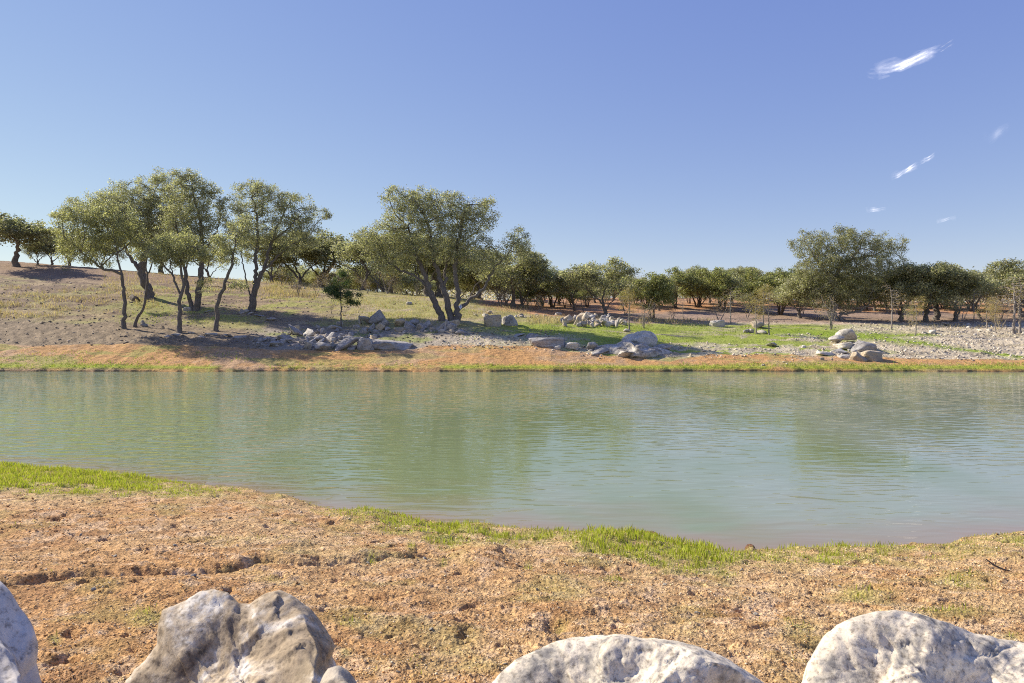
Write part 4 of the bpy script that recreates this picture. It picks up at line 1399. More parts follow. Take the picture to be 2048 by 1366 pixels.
for i in range(84):
    x_ = RR.triangular(490, 815, 620)
    yt = np.interp(x_, [505, 560, 600, 680, 760, 815], [683, 672, 658, 657, 674, 688])
    yb_ = np.interp(x_, [505, 560, 610, 815], [690, 698, 702, 700])
    y_ = RR.uniform(yt, yb_)
    w_ = RR.choice((7, 9, 11, 13, 16))
    rock('small', i, x_, y_, w_, w_ * RR.uniform(.5, .8), 'rock_grey' if RR.random() < .85 else 'rock_tan',
         'small stone filling the blue grey pile between its large rocks', group='small stones filling the grey pile', tilt=RR.uniform(-25, 25), rz=RR.uniform(0, 360))
# ---- boulder row behind it
GB = 'rocks of the row before the central oak'
P2 = [('round', 1, 752, 649, 33, 30, 'large rounded dark grey boulder standing highest in the row left of the central oak', 0, 'rock_grey'),
      ('sharp', 2, 729, 650, 28, 18, 'grey rock leaning on the left of the large rounded boulder', 0, 'rock_grey'),
      ('sharp', 5, 719, 648, 10, 20, 'narrow upright fin of rock left of the large rounded boulder', 0, 'rock_grey'),
      ('sharp', 0, 743, 660, 13, 15, 'small leaning pale rock below the large rounded boulder', 20, 'rock_grey'),
      ('block', 2, 760, 661, 18, 15, 'streaked tan rock leaning below the large rounded boulder', 35, 'rock_tan'),
      ('sharp', 1, 772, 653, 18, 14, 'pinkish grey rock right of the large rounded boulder', 0, 'rock_grey'),
      ('sharp', 3, 800, 653, 26, 16, 'brown pointed rock in the middle of the boulder row', 0, 'rock_tan'),
      ('block', 1, 818, 658, 26, 12, 'pale slanting slab leaning on the brown pointed rock', 35, 'rock_grey'),
      ('round', 2, 826, 652, 22, 15, 'blue grey rock right of the slanting slab', 0, 'rock_grey'),
      ('sharp', 6, 842, 662, 22, 15, 'squat grey rock in the middle of the boulder row', 0, 'rock_grey'),
      ('round', 3, 855, 654, 16, 13, 'small dark rounded rock behind the squat grey one', 0, 'rock_grey'),
      ('sharp', 4, 880, 660, 16, 18, 'pale edged rock at the foot of the bowed oak stem', -10, 'rock_grey'),
      ('sharp', 0, 891, 660, 18, 22, 'tall dark wedge of rock at the foot of the central oak', 0, 'rock_grey'),
      ('block', 4, 903, 661, 18, 16, 'light grey rock beside the tall dark wedge', 10, 'rock_grey'),
      ('block', 0, 907, 653, 24, 14, 'tan square rock right behind the dark wedge', 0, 'rock_tan'),
      ('round', 1, 922, 669, 23, 11, 'low flat topped rock at the right end of the boulder row', 0, 'rock_grey'),
      ('round', 0, 712, 657, 14, 8, 'small pale rock at the left end of the boulder row', 0, 'rock_grey'),
      ('round', 2, 775, 661, 12, 8, 'small bluish stone in the middle of the boulder row', 0, 'rock_grey'),
      ('block', 5, 800, 664, 24, 9, 'flat tan stone in front of the brown pointed rock', 0, 'rock_tan'),
      ('round', 0, 678, 651, 15, 9, 'lone dark stone at the foot of the young juniper', 0, 'rock_grey')]
for k_, v_, x_, y_, w_, h_, l_, t_, m_ in P2:
    rock(k_, v_, x_, y_, w_, h_, m_, l_, group=GB, tilt=t_)
for i in range(28):
    x_ = RR.uniform(705, 935)
    y_ = RR.gauss(663, 3.5)
    w_ = RR.choice((5, 6, 8, 10, 12))
    rock('small', i, x_, y_, w_, w_ * .6, RR.choice(('rock_grey', 'rock_grey', 'rock_tan')), 'small stone along the foot of the boulder row left of the central oak',
         group='small stones along the boulder row', rz=RR.uniform(0, 360))
rock('block', 1, 985, 653, 36, 24, 'rock_tan', 'rust sided tan boulder, left one of the split pair right of the central oak')
rock('block', 3, 1019, 652, 36, 23, 'rock_grey', 'grey boulder, right one of the split pair right of the central oak')
# ---- tan pile on the grass
for i in range(50):
    x_ = RR.triangular(1116, 1262, 1180)
    top = np.interp(x_, [1116, 1150, 1200, 1262], [645, 635, 636, 650])
    y_ = RR.uniform(top, 655)
    w_ = RR.choice((9, 11, 13, 15, 18))
    mt_ = RR.choice(('rock_pale', 'rock_tan', 'rock_pale', 'rock_grey'))
    cn_ = {'rock_pale': 'pale', 'rock_tan': 'tan', 'rock_grey': 'grey'}[mt_]
    rock('small' if w_ < 14 else 'sharp', i, x_, y_, w_, w_ * RR.uniform(.6, .9), mt_,
         'angular %s rock heaped in the tan pile left of the brown gold sapling' % cn_, group='%s rocks of the tan pile on the grass' % cn_, tilt=RR.uniform(-30, 30), rz=RR.uniform(0, 360), lift=.05)
for k_, v_, x_, y_, w_, h_, l_ in [('round', 1, 1136, 647, 26, 18, 'rounded brownish rock at the left of the tan pile'),
                                   ('round', 3, 1166, 641, 28, 16, 'tan domed boulder topping the tan pile'),
                                   ('sharp', 2, 1200, 654, 22, 12, 'pale yellow rock at the front of the tan pile'),
                                   ('sharp', 4, 1168, 654, 14, 16, 'upright cream rock in the middle of the tan pile')]:
    rock(k_, v_, x_, y_, w_, h_, 'rock_tan', l_, group='large rocks of the tan pile')
# ---- ledge
traced_rock('boulder', [(1242, 680), (1250, 672), (1268, 667), (1280, 663), (1296, 662), (1310, 668), (1316, 680), (1312, 692), (1290, 694), (1262, 688)], 42.3, 1.0, 'rock_pale',
            'large pale boulder lying on top of the stone ledge at the shore', sub=4, seed=21, rough=(0.08, 0.05, 0.02), ctr=(1281, 680))
traced_rock('rock_ledge', [(1176, 706), (1180, 694), (1200, 691), (1230, 689), (1270, 690), (1300, 695), (1330, 698), (1350, 706), (1345, 715), (1320, 721), (1280, 720), (1240, 716), (1200, 713)], 40.2, 1.9,
            'rock_ledge', 'broad fissured stone ledge running down to the orange shore', sub=4, seed=23, rough=(0.10, 0.09, 0.03), cat='rock ledge', ctr=(1265, 706), fn=16, power=3.2)
rock('block', 1, 1095, 694, 73, 19, 'rock_grey', 'long square edged dark slab left of the stone ledge', tilt=2, dr=.45, name='rock_slab')
for k_, v_, x_, y_, w_, h_, m_, l_ in [
        ('round', 2, 1325, 706, 40, 18, 'rock_ledge', 'pale rock at the right shoulder of the stone ledge'),
        ('sharp', 1, 1205, 712, 46, 16, 'rock_ledge', 'dark bottomed rock at the front left of the stone ledge'),
        ('sharp', 3, 1185, 702, 22, 18, 'rock_grey', 'jagged upright rock at the left tip of the stone ledge'),
        ('round', 0, 1255, 718, 34, 16, 'rock_ledge', 'low knob at the front of the stone ledge'),
        ('block', 2, 1145, 699, 30, 14, 'rock_pale', 'pale rubble block between the dark slab and the stone ledge'),
        ('round', 1, 1255, 664, 15, 7, 'rock_grey', 'small grey stone at the foot of the brown gold sapling'),
        ('sharp', 0, 1060, 678, 34, 12, 'rock_grey', 'dark rock on the bank above the long slab'),
        ('sharp', 2, 1040, 675, 26, 8, 'rock_grey', 'low dark rock left of the one above the long slab'),
        ('block', 1, 1437, 655, 28, 15, 'rock_pale', 'single squared block on the green grass'),
        ('round', 2, 1520, 657, 29, 16, 'rock_tan', 'yellow tan block behind the little cluster of blocks'),
        ('block', 0, 1494, 667, 13, 9, 'rock_grey', 'small dark cube, leftmost of the little cluster of blocks'),
        ('block', 4, 1505, 667, 12, 10, 'rock_grey', 'small grey cube, second of the little cluster of blocks'),
        ('sharp', 5, 1527, 668, 21, 9, 'rock_pale', 'pale flat block at the right of the little cluster of blocks'),
        ('sharp', 6, 1548, 694, 24, 9, 'rock_grey', 'slanting shard of stone in the middle of the grass'),
        ('round', 3, 1609, 697, 9, 7, 'rock_pale', 'tiny pale stone left of the right hand rock heap'),
        ('sharp', 4, 2044, 667, 18, 12, 'rock_pale', 'pale block cut by the right edge at the foot of the bare tree')]:
    rock(k_, v_, x_, y_, w_, h_, m_, l_, sink=0.1)
for i in range(18):
    x_ = RR.uniform(1050, 1350)
    y_ = np.interp(x_, [1050, 1180, 1350], [692, 708, 718]) + RR.uniform(-12, 1)
    w_ = RR.choice((6, 8, 10, 13))
    rock('small', i, x_, y_, w_, w_ * .6, RR.choice(('rock_pale', 'rock_grey')), 'small broken stone strewn round the stone ledge', group='small stones round the ledge', rz=RR.uniform(0, 360))
# ---- heap at the right
GH = 'rocks of the right hand heap'
for k_, v_, x_, y_, w_, h_, m_, l_, t_, lf in [
        ('round', 1, 1735, 706, 54, 26, 'rock_grey', 'big dark grey boulder on the right of the right hand heap', 8, 0),
        ('round', 2, 1677, 692, 34, 14, 'rock_white', 'smooth white rock at the upper left of the right hand heap', 0, .25),
        ('round', 3, 1700, 688, 38, 20, 'rock_pale', 'grey topmost rock of the right hand heap', 0, .35),
        ('block', 3, 1698, 702, 38, 13, 'rock_pale', 'squared pale slab under the topmost rock of the right hand heap', 2, .15),
        ('sharp', 4, 1727, 692, 18, 10, 'rock_grey', 'small rock behind the right hand heap', 0, .1),
        ('sharp', 0, 1722, 723, 32, 20, 'rock_tan', 'tan wedge rock at the front of the right hand heap', 18, 0),
        ('block', 5, 1751, 723, 40, 22, 'rock_tan', 'tan boulder at the right front of the right hand heap', 0, 0),
        ('round', 0, 1711, 710, 14, 9, 'rock_pale', 'small cream rock in the middle of the right hand heap', 0, .05),
        ('block', 2, 1694, 718, 24, 8, 'rock_pale', 'flat pale stone at the lower left front of the right hand heap', 6, 0),
        ('block', 0, 1655, 712, 34, 9, 'rock_pale', 'flat pale ledge stone left of the right hand heap', 0, 0),
        ('sharp', 6, 1682, 708, 34, 9, 'rock_pale', 'grey ledge stone under the squared pale slab', 0, 0)]:
    rock(k_, v_, x_, y_, w_, h_, m_, l_, group=GH, tilt=t_, lift=lf)
for i in range(12):
    rock('small', i, RR.uniform(1630, 1765), RR.uniform(700, 722), RR.choice((6, 8, 10)), 6, RR.choice(('rock_pale', 'rock_tan')),
         'small stone strewn round the right hand heap', group='small stones round the right hand heap', rz=RR.uniform(0, 360))
# ---- single rocks on the slopes
for i in range(18):
    x_ = RR.uniform(1850, 2060)
    y_ = RR.uniform(652, 672)
    w_ = RR.choice((6, 8, 10, 13))
    rock('small', i, x_, y_, w_, w_ * .6, 'rock_pale', 'pale stone on the rubble terrace under the bare trees at the right', group='stones of the rubble terrace', rz=RR.uniform(0, 360))
for i in range(22):
    x_, y_ = RR.choice(((RR.uniform(770, 860), RR.uniform(607, 616)), (RR.uniform(950, 1130), RR.uniform(628, 641)), (RR.uniform(570, 640), RR.uniform(573, 582)), (RR.uniform(1030, 1110), RR.uniform(632, 640))))
    w_ = RR.choice((5, 7, 9, 12))
    rock('small', i, x_, y_, w_, w_ * .55, RR.choice(('rock_pale', 'rock_tan')), 'loose pale stone lying in the thin grass of the slope behind the central oak', group='loose stones on the slope', rz=RR.uniform(0, 360))
for i, (x_, y_, w_, h_) in enumerate([(480, 627, 13, 10), (487, 628, 16, 10), (500, 630, 12, 6), (540, 643, 22, 8), (520, 634, 26, 6), (262, 603, 34, 16), (285, 655, 14, 8), (284, 648, 12, 8), (262, 607, 20, 6),
                                      (380, 668, 18, 5), (350, 672, 20, 5), (335, 675, 22, 5), (420, 671, 24, 5), (455, 674, 20, 6), (475, 677, 26, 6), (400, 676, 18, 5), (374, 622, 16, 8), (410, 626, 14, 6)]):
    lab = ['half buried stone by the trunk of the spreading oak', 'round stone touching the trunk of the spreading oak', 'flat stone right of the spreading oak trunk', 'stone on the shaded bank right of the spreading oak',
           'long flat stone in the shade of the spreading oak', 'dark brush mound behind the slim leftmost trunk', 'stone right of the S shaped trunk', 'upper stone right of the S shaped trunk', 'flat stone below the dark brush mound'][i] if i < 9 \
        else 'low flat stone half sunk in the dark soil under the left group'
    rock('sharp' if i < 9 else 'small', i, x_, y_, w_, h_, 'mound_dark' if i in (5, 8) else 'rock_grey', lab, group=None if i < 9 else 'flat stones under the left group')  # the brush mound is shaped as a dark rock body


# ------------------------------------------------------------------ scattered stuff
def tri_blades(name, X_, Y_, Z_, hgt, wid, cols, rng, lean=0.45):
    n = len(X_)
    a = rng.uniform(0, 6.283, n)
    b = rng.uniform(0, 6.283, n)
    l = hgt * rng.uniform(0.1, lean, n)
    dx, dy = np.cos(a) * wid / 2, np.sin(a) * wid / 2
    mx, my = np.cos(b) * l, np.sin(b) * l
    v = np.empty((n, 4, 3))
    v[:, 0] = np.stack([X_ - dx, Y_ - dy, Z_ - 0.01], 1)
    v[:, 1] = np.stack([X_ + dx, Y_ + dy, Z_ - 0.01], 1)
    v[:, 2] = np.stack([X_ + mx * .4 + dx * .7, Y_ + my * .4 + dy * .7, Z_ + hgt * 0.6], 1)
    v[:, 3] = np.stack([X_ + mx, Y_ + my, Z_ + hgt], 1)
    i = np.arange(n) * 4
    f = np.concatenate([np.stack([i, i + 1, i + 2], 1), np.stack([i, i + 2, i + 3], 1)])
    return mesh_np(name, v.reshape(-1, 3), f, np.repeat(cols, 4, axis=0))


def pick(cols, n, rng, var=0.25):
    c = np.array(cols)[rng.integers(0, len(cols), n)]
    return c * rng.uniform(1 - var, 1 + var, (n, 1))


def surf(px, d):
    x = (px - CX) / FPX * np.maximum(d, 2.5)
    z0 = base_z(px, d)
    return x, z0, z0 + detail(px, d, x, z0)


rg = np.random.default_rng(31)
# near shore grass
px_ = rg.uniform(-60, 2110, 1500000)
d_ = np.sqrt(rg.uniform(3.0 ** 2, 13.6 ** 2, len(px_)))
k_ = d_ < near_shore(px_) - 0.01
px_, d_ = px_[k_], d_[k_]
x_ = (px_ - CX) / FPX * np.maximum(d_, 2.5)
y_ = img_y(px_, d_, base_z(px_, d_))
gmask = near_grass(px_, d_, x_, y_)
clump = 0.35 + 0.9 * sstep(-0.2, 0.35, fbm(x_ * 9, d_ * 9, 2.2, 2))
k_ = rg.random(len(px_)) < gmask ** 1.4 * 0.30 * clump * (d_ / 10.0) ** 0.5
px_, d_, gm_ = px_[k_], d_[k_], gmask[k_]
x_, z0_, z_ = surf(px_, d_)
hh_ = (0.016 + 0.048 * gm_ ** 1.5) * rg.uniform(0.35, 1.5, len(px_)) * (0.7 + 0.6 * sstep(-.3, .3, fbm(x_ * 3, d_ * 3, 2.9, 2) * 1.5))
yl_ = pick([(0.42, 0.47, 0.05), (0.35, 0.42, 0.045), (0.47, 0.49, 0.07), (0.40, 0.44, 0.06), (0.48, 0.41, 0.16)], len(px_), rg)
dry = sstep(0.7, 0.3, gm_)[:, None] * 0.6
yl_ = yl_ * (1 - dry) + np.array((0.40, 0.34, 0.13)) * dry
print('GRASS near', len(px_))
tag(link('grass', tri_blades('grass', x_, d_, z_, hh_, 0.0075, yl_, rg), M['grass']), 'short lime green grass along the near shore and in tufts on the soil', 'grass', kind='stuff')

# far grass
px_ = rg.uniform(-60, 2110, 700000)
d_ = np.exp(rg.uniform(math.log(37.3), math.log(74), len(px_)))
z0_ = base_z(px_, d_)
y_ = img_y(px_, d_, z0_)
x_ = (px_ - CX) / FPX * d_
nn = fbm(x_ / 3.0, d_ / 1.5, 15.5, 3) * 1.6
nb = fbm(x_ / 0.8, d_ / 0.8, 16.5, 2) * 1.5


def reg(px, y, x0, x1, y0, y1, s=12, sy=4):
    return sstep(x0 - s, x0 + s, px) * sstep(x1 + s, x1 - s, px) * sstep(y0 - sy, y0 + sy, y) * sstep(y1 + sy, y1 - sy, y)


tan_m = np.maximum.reduce([reg(px_, y_, -80, 130, 605, 636), 0.75 * reg(px_, y_, -80, 320, 575, 625), 0.55 * reg(px_, y_, 200, 560, 545, 585), 1.1 * reg(px_, y_, 520, 640, 556, 600),
                           0.35 * reg(px_, y_, 640, 960, 590, 640), 0.9 * reg(px_, y_, 1060, 1150, 633, 650), 1.0 * reg(px_, y_, 1270, 1430, 640, 652), 0.35 * reg(px_, y_, 1850, 2000, 650, 660), .5 * reg(px_, y_, 940, 1060, 612, 630)])
tan_m = tan_m * sstep(-0.45, 0.3, nn + 0.4 * nb)
kt = rg.random(len(px_)) < tan_m * 0.24 * (d_ / 50)
xs, z0s, zs = surf(px_[kt], d_[kt])
ht = rg.uniform(0.12, 0.42, kt.sum()) * (0.5 + 0.5 * tan_m[kt])
ct = pick([(0.55, 0.43, 0.26), (0.48, 0.37, 0.22), (0.60, 0.50, 0.33), (0.42, 0.36, 0.16)], kt.sum(), rg)
print('GRASS tan', kt.sum())
tag(link('dry_grass', tri_blades('dry_grass', xs, d_[kt], zs, ht, 0.03, ct, rg, 0.6), M['grass']), 'tall dry tan grass on the left slope and the knolls', 'grass', kind='stuff')
gr_m = np.maximum.reduce([0.9 * reg(px_, y_, 930, 1620, 650, 690, 40, 6), 0.6 * reg(px_, y_, 1500, 1830, 655, 700, 40), 0.45 * reg(px_, y_, 640, 960, 600, 650), 0.35 * reg(px_, y_, 240, 560, 580, 650),
                          1.0 * reg(px_, y_, -80, 330, 726, 739, 30, 2) * (nn > -0.2), 0.85 * reg(px_, y_, 940, 2100, 727, 739, 30, 2), 0.5 * reg(px_, y_, 330, 940, 728, 739, 30, 2), 0.3 * reg(px_, y_, -80, 500, 700, 728)])
gr_m = gr_m * sstep(-0.3, 0.3, nn + 0.4 * nb) * (1 - 0.9 * rubble_mask(px_, y_))
kg = rg.random(len(px_)) < gr_m * 0.22
xs, z0s, zs = surf(px_[kg], d_[kg])
hg = rg.uniform(0.04, 0.14, kg.sum())
cg_ = pick([(0.34, 0.43, 0.05), (0.28, 0.38, 0.05), (0.40, 0.42, 0.08), (0.24, 0.30, 0.06)], kg.sum(), rg)
print('GRASS far', kg.sum())
tag(link('green_grass', tri_blades('green_grass', xs, d_[kg], zs, hg, 0.03, cg_, rg, 0.7), M['grass']), 'patchy fresh green grass across the far bank', 'grass', kind='stuff')


def pebbles(name, X_, Y_, Z_, size, cols, rng, flat=0.65):
    """angular six cornered stones"""
    n = len(X_)
    u = np.array([[1, 0, 0], [-1, 0, 0], [0, 1, 0], [0, -1, 0], [0, 0, 1], [0, 0, -1.]])
    f = np.array([[0, 2, 4], [2, 1, 4], [1, 3, 4], [3, 0, 4], [2, 0, 5], [1, 2, 5], [3, 1, 5], [0, 3, 5]])
    v = u[None] * rng.uniform(0.55, 1.3, (n, 6, 1)) + rng.normal(0, 0.18, (n, 6, 3))
    a = rng.uniform(0, 6.283, n)
    c, s_ = np.cos(a)[:, None], np.sin(a)[:, None]
    vx = v[..., 0] * c - v[..., 1] * s_
    vy = v[..., 0] * s_ + v[..., 1] * c
    v = np.stack([vx, vy, v[..., 2] * flat], -1) * size[:, None, None] / 2
    v += np.stack([X_, Y_, Z_], 1)[:, None]
    F = (f[None] + np.arange(n)[:, None, None] * 6).reshape(-1, 3)
    return mesh_np(name, v.reshape(-1, 3), F, np.repeat(cols, 6, axis=0))


def peb_mat():
    m, n, out = new_mat('loose_stones')
    att = N(n, 'ShaderNodeAttribute', attribute_name='tint')
    geo = N(n, 'ShaderNodeNewGeometry')
    no = N(n, 'ShaderNodeTexNoise', Scale=60.0, Detail=4.0)
    n.links.new(geo.outputs['Position'], no.inputs['Vector'])
    f = ramp(n, no.outputs[0], [(0.3, (0.7, 0.7, 0.7)), (0.7, (1.2, 1.2, 1.2))])
    c = mix_rgb(n, 'MULTIPLY', 1.0, att.outputs['Color'], f)
    d = N(n, 'ShaderNodeBsdfPrincipled', Roughness=0.9)
    d.inputs['Specular IOR Level'].default_value = 0.2
    n.links.new(c, d.inputs['Base Color'])
    n.links.new(d.outputs[0], out.inputs[0])
    return m


M['stones'] = peb_mat()
px_ = rg.uniform(-60, 2110, 60000)
d_ = 1 / rg.uniform(1 / 12.8, 1 / 3.0, len(px_))
nn = fbm(px_ / 90.0, d_ * 3, 5.5, 3) * 1.6
gk = (d_ < near_shore(px_) - 0.25) & (rg.random(len(px_)) < 0.35 + 0.5 * sstep(-.3, .3, nn))
px_, d_ = px_[gk][:24000], d_[gk][:24000]
x_, z0_, z_ = surf(px_, d_)
sz = np.minimum(0.008 + 0.016 * rg.random(len(px_)) ** 2.5, 0.03) * np.clip(d_ / 5, 0.8, 1.7)
cc = pick([tuple(TANSOIL), tuple(TANSOIL * 1.15), tuple(ORANGE * 1.15), (0.62, 0.46, 0.28), (0.68, 0.55, 0.38), (0.30, 0.16, 0.07)], len(px_), rg)
tag(link('gravel', pebbles('gravel', x_, d_, z_ + sz * 0.12, sz, cc, rg), M['stones']), 'crumbly tan gravel spread over the near bank', 'gravel', kind='stuff')
# whitish pebbles one can pick out
wp = [(245, 1158, 12), (370, 1143, 9), (388, 1162, 12), (187, 1187, 10), (1075, 1180, 9), (737, 1128, 9), (850, 1118, 11), (862, 1258, 9), (930, 1262, 8), (797, 1350, 9), (1395, 1228, 11), (1512, 1226, 9), (1488, 1145, 12),
      (85, 1235, 10), (350, 1094, 10), (230, 1112, 9), (1520, 1208, 12), (1680, 1178, 8), (1225, 1345, 10), (1010, 1330, 8), (560, 1110, 8), (160, 1075, 8), (460, 1040, 7), (1330, 1175, 8), (1905, 1180, 8)]
pm = [rock_mesh('pebble', 300 + i, 1, n=7, soft=10, rough=0.08) for i in range(4)]
for q in pm:
    q.materials.append(M['rock_pale'])
for i, (a, b, w) in enumerate(wp):
    g = ground_hit(a, b, 2.2, 12.5)
    m_ = g.y / FPX * w
    o = bpy.data.objects.new('pebble', pm[i % 4])
    S.collection.objects.link(o)
    _, _, zz = surf(np.array([float(a)]), np.array([g.y]))
    o.location = (g.x, g.y, float(zz[0]) + m_ * 0.15)
    o.scale = (m_ * 1.1, m_ * 0.8, m_ * 0.55)
    o.rotation_euler = (0, 0, RR.uniform(0, 6))
    tag(o, 'small whitish pebble lying on the tan soil of the near bank', 'pebble', 'whitish pebbles on the near bank')
# small dark things by the near water's edge
for a, b, w, h_, lb in ((852, 1047, 9, 13, 'dark clod standing at the waterline left of the centre grass'), (1926, 1080, 11, 6, 'dark wet stone at the waterline near the right edge'),
                        (1502, 1100, 18, 9, 'brown clod at the waterline right of the bright grass')):
    g = ground_hit(a, b, 6.0, 12.9)
    m_ = g.y / FPX
    o = bpy.data.objects.new('clod', pm[0].copy())
    o.data.materials.clear()
    o.data.materials.append(M['bark'])
    S.collection.objects.link(o)
    o.location = (g.x, g.y, g.z + h_ * m_ * 0.3)
    o.scale = (w * m_, w * m_ * .8, h_ * m_)
    tag(o, lb, 'clod')
g = ground_hit(1998, 1142, 4.0, 8.6)
_, _, zz = surf(np.array([1998.]), np.array([g.y]))
bv_, bf_ = branch_mesh(np.array([[-.10, .03, .10], [-.04, 0, .05], [.03, -.01, .02], [.12, -.02, .0], [.02, .05, .09]]), np.array([-1, 0, 1, 2, 1]), np.array([.006, .009, .009, .006, .004]), np.array([3., 2., 2., 1., 1.]), 5, 1.0)
tag(link('stick', mesh_np('stick', bv_, bf_), M['bark'], loc=(g.x, g.y, float(zz[0]))), 'forked dry stick lying on the soil near the right edge', 'stick')
# rubble and clods of the far bank
px_ = rg.uniform(-60, 2110, 260000)
d_ = np.exp(rg.uniform(math.log(37.6), math.log(62), len(px_)))
y_ = img_y(px_, d_, base_z(px_, d_))
rm = rubble_mask(px_, y_)
dk = sstep(560, 470, px_) * sstep(642, 655, y_) * sstep(696, 690, y_)
cr = reg(px_, y_, 500, 1120, 660, 698)
sl = reg(px_, y_, -60, 700, 560, 650) + reg(px_, y_, 1200, 2100, 615, 645)
pk = rg.random(len(px_)) < 0.09 * rm + 0.025 * dk + 0.06 * cr + 0.03 * sl
px_, d_, rm, dk = px_[pk], d_[pk], rm[pk], dk[pk]
x_, z0_, z_ = surf(px_, d_)
sz = 0.04 + 0.20 * rg.random(len(px_)) ** 3
cw = pick([(0.60, 0.53, 0.42), (0.52, 0.45, 0.35), (0.66, 0.58, 0.46), (0.44, 0.38, 0.29)], len(px_), rg)
cd_ = pick([(0.30, 0.25, 0.19), (0.38, 0.32, 0.26), (0.22, 0.18, 0.14)], len(px_), rg)
cc = np.where((rm > 0.3)[:, None], cw, cd_)
print('RUBBLE', len(px_))
tag(link('rubble', pebbles('rubble', x_, d_, z_ + sz * 0.1, sz, cc, rg, 0.6), M['stones']), 'pale limestone rubble and clods strewn over the far bank', 'rubble', kind='stuff')

# grey green scrub far beyond the clearing
px_ = rg.uniform(520, 2140, 12000)
d_ = rg.uniform(128, 165, len(px_))
zb = base_z(px_, d_)
topy = np.interp(px_, [520, 760, 940, 1100, 1500, 1700, 2140], [586, 588, 570, 562, 560, 564, 562]) + 7 * fbm(px_ / 40, 0.3, 0.2, 3)
ztop = H - (topy - CY) * d_ / FPX
zz = zb + (ztop - zb) * rg.random(len(px_)) ** 0.8
xx = (px_ - CX) / FPX * d_
v_, f_, c_ = leaf_cloud(np.stack([xx, d_, zz], 1), np.zeros((len(xx), 3)), 3, 0.5, 0.6,
                        [(0.22, 0.21, 0.15), (0.26, 0.24, 0.19), (0.17, 0.18, 0.11), (0.30, 0.27, 0.22)], rg)
tag(link('far_scrub', mesh_np('far_scrub', v_, f_, c_), M['leaf']), 'grey green scrub closing the view beyond the clearing', 'scrub', kind='stuff')

# ------------------------------------------------------------------ diamond tag on the central oak
def flat_prism(name, pts, th, mat, parent, y0):
    n = len(pts)
    v = [(a, y0, b) for a, b in pts] + [(a, y0 + th, b) for a, b in pts]
    me = bpy.data.meshes.new(name)
    me.from_pydata(v, [], [tuple(range(n))[::-1], tuple(range(n, 2 * n))] + [(i, (i + 1) % n, (i + 1) % n + n, i + n) for i in range(n)])
    return link(name, me, mat, parent)


def plain(name, c, r=0.6):
    m, n, out = new_mat(name)
    d = N(n, 'ShaderNodeBsdfPrincipled', Roughness=r)
    no = N(n, 'ShaderNodeTexNoise', Scale=30.0, Detail=3.0)
    cc_ = mix_rgb(n, 'MULTIPLY', 0.25, (*c, 1), no.outputs['Color'])
    n.links.new(cc_, d.inputs['Base Color'])
    n.links.new(d.outputs[0], out.inputs[0])
    return m


tg = bpy.data.objects.new('tree_tag', None)
S.collection.objects.link(tg)
tp_ = at(921, 614, ground_hit(912, 642).y - 0.42)
tg.location = tp_
tag(tg, 'small white diamond shaped marker with a blue symbol on a stem of the central oak', 'marker')
flat_prism('panel', [(0, .20), (-.13, .03), (0, -.03 - .15), (.135, .02)], 0.012, plain('white_card', (0.80, 0.82, 0.88)), tg, 0)
flat_prism('mark', [(-.05, .015), (.0, .04), (.03, .055), (.055, .03), (.05, -.01), (.02, 0.0), (-.01, -.035), (-.04, -.05), (-.055, -.02)], 0.004, plain('blue_print', (0.08, 0.16, 0.45)), tg, -0.0045)
flat_prism('mark', [(-.02, .125), (.012, .12), (.008, .08), (-.022, .078)], 0.004, plain('blue_print_pale', (0.15, 0.22, 0.50)), tg, -0.0045)

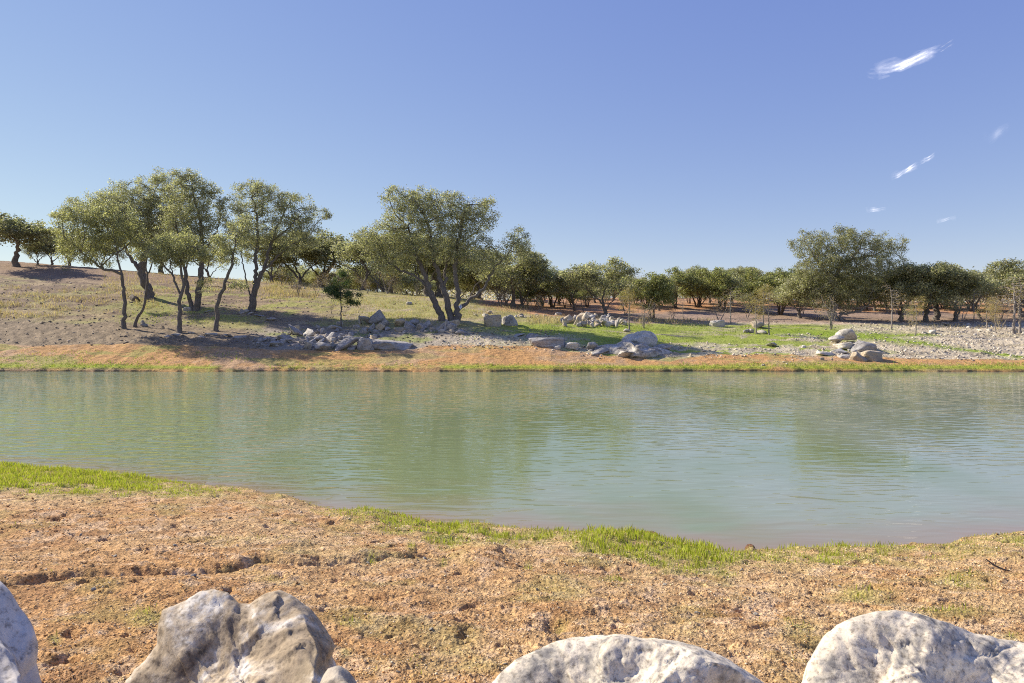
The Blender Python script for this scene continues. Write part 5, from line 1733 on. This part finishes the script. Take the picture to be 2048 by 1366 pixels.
# ------------------------------------------------------------------ wisps of cirrus
def cloud_mat(seed, lo, hi, peak):
    m, n, out = new_mat('cirrus')
    tc = N(n, 'ShaderNodeTexCoord')
    uvn = N(n, 'ShaderNodeUVMap')
    sep = N(n, 'ShaderNodeSeparateXYZ')
    n.links.new(tc.outputs['UV'], sep.inputs[0])

    def mth(op, a, b=None):
        x = N(n, 'ShaderNodeMath', operation=op)
        for i, q in enumerate((a, b)):
            if q is None:
                continue
            if hasattr(q, 'links'):
                n.links.new(q, x.inputs[i])
            else:
                x.inputs[i].default_value = q
        return x.outputs[0]

    def hump(v, p):
        t = mth('SUBTRACT', mth('MULTIPLY', v, 2.0), 1.0)
        return mth('POWER', mth('MAXIMUM', mth('SUBTRACT', 1.0, mth('MULTIPLY', t, t)), 0.0), p)
    fall = mth('MULTIPLY', hump(sep.outputs[0], 1.3), hump(sep.outputs[1], 2.2))

    def noise(sx, sy, det):
        mp = N(n, 'ShaderNodeMapping')
        mp.inputs['Scale'].default_value = (sx, sy, 1)
        mp.inputs['Location'].default_value = (seed, seed * 0.7, 0)
        mp.inputs['Rotation'].default_value = (0, 0, 0.04)
        n.links.new(tc.outputs['UV'], mp.inputs['Vector'])
        no = N(n, 'ShaderNodeTexNoise', Scale=1.0, Detail=det, Roughness=0.62, Distortion=0.6)
        n.links.new(mp.outputs[0], no.inputs['Vector'])
        return no.outputs[0]
    v = mth('ADD', mth('MULTIPLY', fall, 0.85), mth('MULTIPLY', mth('SUBTRACT', noise(3.4, 2.4, 7.0), 0.5), 2.3))
    v = mth('ADD', v, mth('MULTIPLY', mth('SUBTRACT', noise(9.0, 8.0, 6.0), 0.5), 0.5))
    v = mth('MULTIPLY', v, mth('MINIMUM', mth('MULTIPLY', fall, 3.0), 1.0))
    al = ramp(n, v, [(lo, (0, 0, 0)), ((lo + hi) / 2, (peak * .35,) * 3), (hi, (peak,) * 3)])
    tr = N(n, 'ShaderNodeBsdfTransparent')
    tl = N(n, 'ShaderNodeBsdfTranslucent')
    tl.inputs['Color'].default_value = (0.93, 0.93, 0.93, 1)
    mx = N(n, 'ShaderNodeMixShader')
    n.links.new(al, mx.inputs[0])
    n.links.new(tr.outputs[0], mx.inputs[1])
    n.links.new(tl.outputs[0], mx.inputs[2])
    n.links.new(mx.outputs[0], out.inputs[0])
    return m


def cloud(x0, y0, x1, y1, thick, label, seed, lo=0.38, hi=0.95, peak=0.75, alt=900.0):
    """a real sheet of ice cloud lying level at altitude alt, its axis running between two photo points"""
    v, f, uv = [], [], []
    L_ = math.hypot(x1 - x0, y1 - y0)
    nx, ny = -(y1 - y0) / L_ * thick, (x1 - x0) / L_ * thick
    nu_, nv_ = 24, 8
    for lay in range(2):
        b0 = len(v)
        for i in range(nu_ + 1):
            for j in range(nv_ + 1):
                a, b = i / nu_, j / nv_
                px = x0 + (x1 - x0) * a + nx * (b - .5)
                py = y0 + (y1 - y0) * a + ny * (b - .5)
                dd = alt * FPX / (CY - py)
                v.append(((px - CX) / FPX * dd, dd, H + alt + lay * 14 + 6 * math.sin(a * 7 + b * 5)))
                uv.append((a, b))
        for i in range(nu_):
            for j in range(nv_):
                q = b0 + i * (nv_ + 1) + j
                f.append((q, q + 1, q + nv_ + 2, q + nv_ + 1))
    me = bpy.data.meshes.new('cirrus_cloud')
    me.from_pydata(v, [], f)
    ul = me.uv_layers.new(name='UVMap')
    for lp in me.loops:
        ul.data[lp.index].uv = uv[lp.vertex_index]
    tag(link('cirrus_cloud', me, cloud_mat(seed, lo, hi, peak)), label, 'cloud')


cloud(1712, 158, 1916, 98, 46, 'largest white wisp of cloud, high at the upper right of the sky', 1.3, 0.32, 1.3, 0.55)
cloud(1872, 102, 1912, 90, 10, 'tiny streak of cloud just above the right tip of the largest wisp', 4.1, 0.2, 1.1, 0.3)
cloud(1770, 362, 1852, 326, 18, 'narrow slanting white wisp of cloud in the middle of the right sky', 2.6, 0.28, 1.2, 0.55)
cloud(1826, 330, 1878, 312, 15, 'small wisp of cloud touching the upper end of the narrow slanting one', 7.7, 0.28, 1.2, 0.4)
cloud(1726, 420, 1780, 422, 13, 'small faint cloud right above the largest right hand oak', 3.3, 0.25, 1.1, 0.32)
cloud(1866, 445, 1918, 436, 11, 'faintest small cloud low in the sky near the right edge', 5.2, 0.25, 1.1, 0.2)
cloud(1960, 286, 2028, 254, 34, 'faint pale smudge of cloud near the right edge at mid height', 6.2, 0.2, 1.2, 0.06)
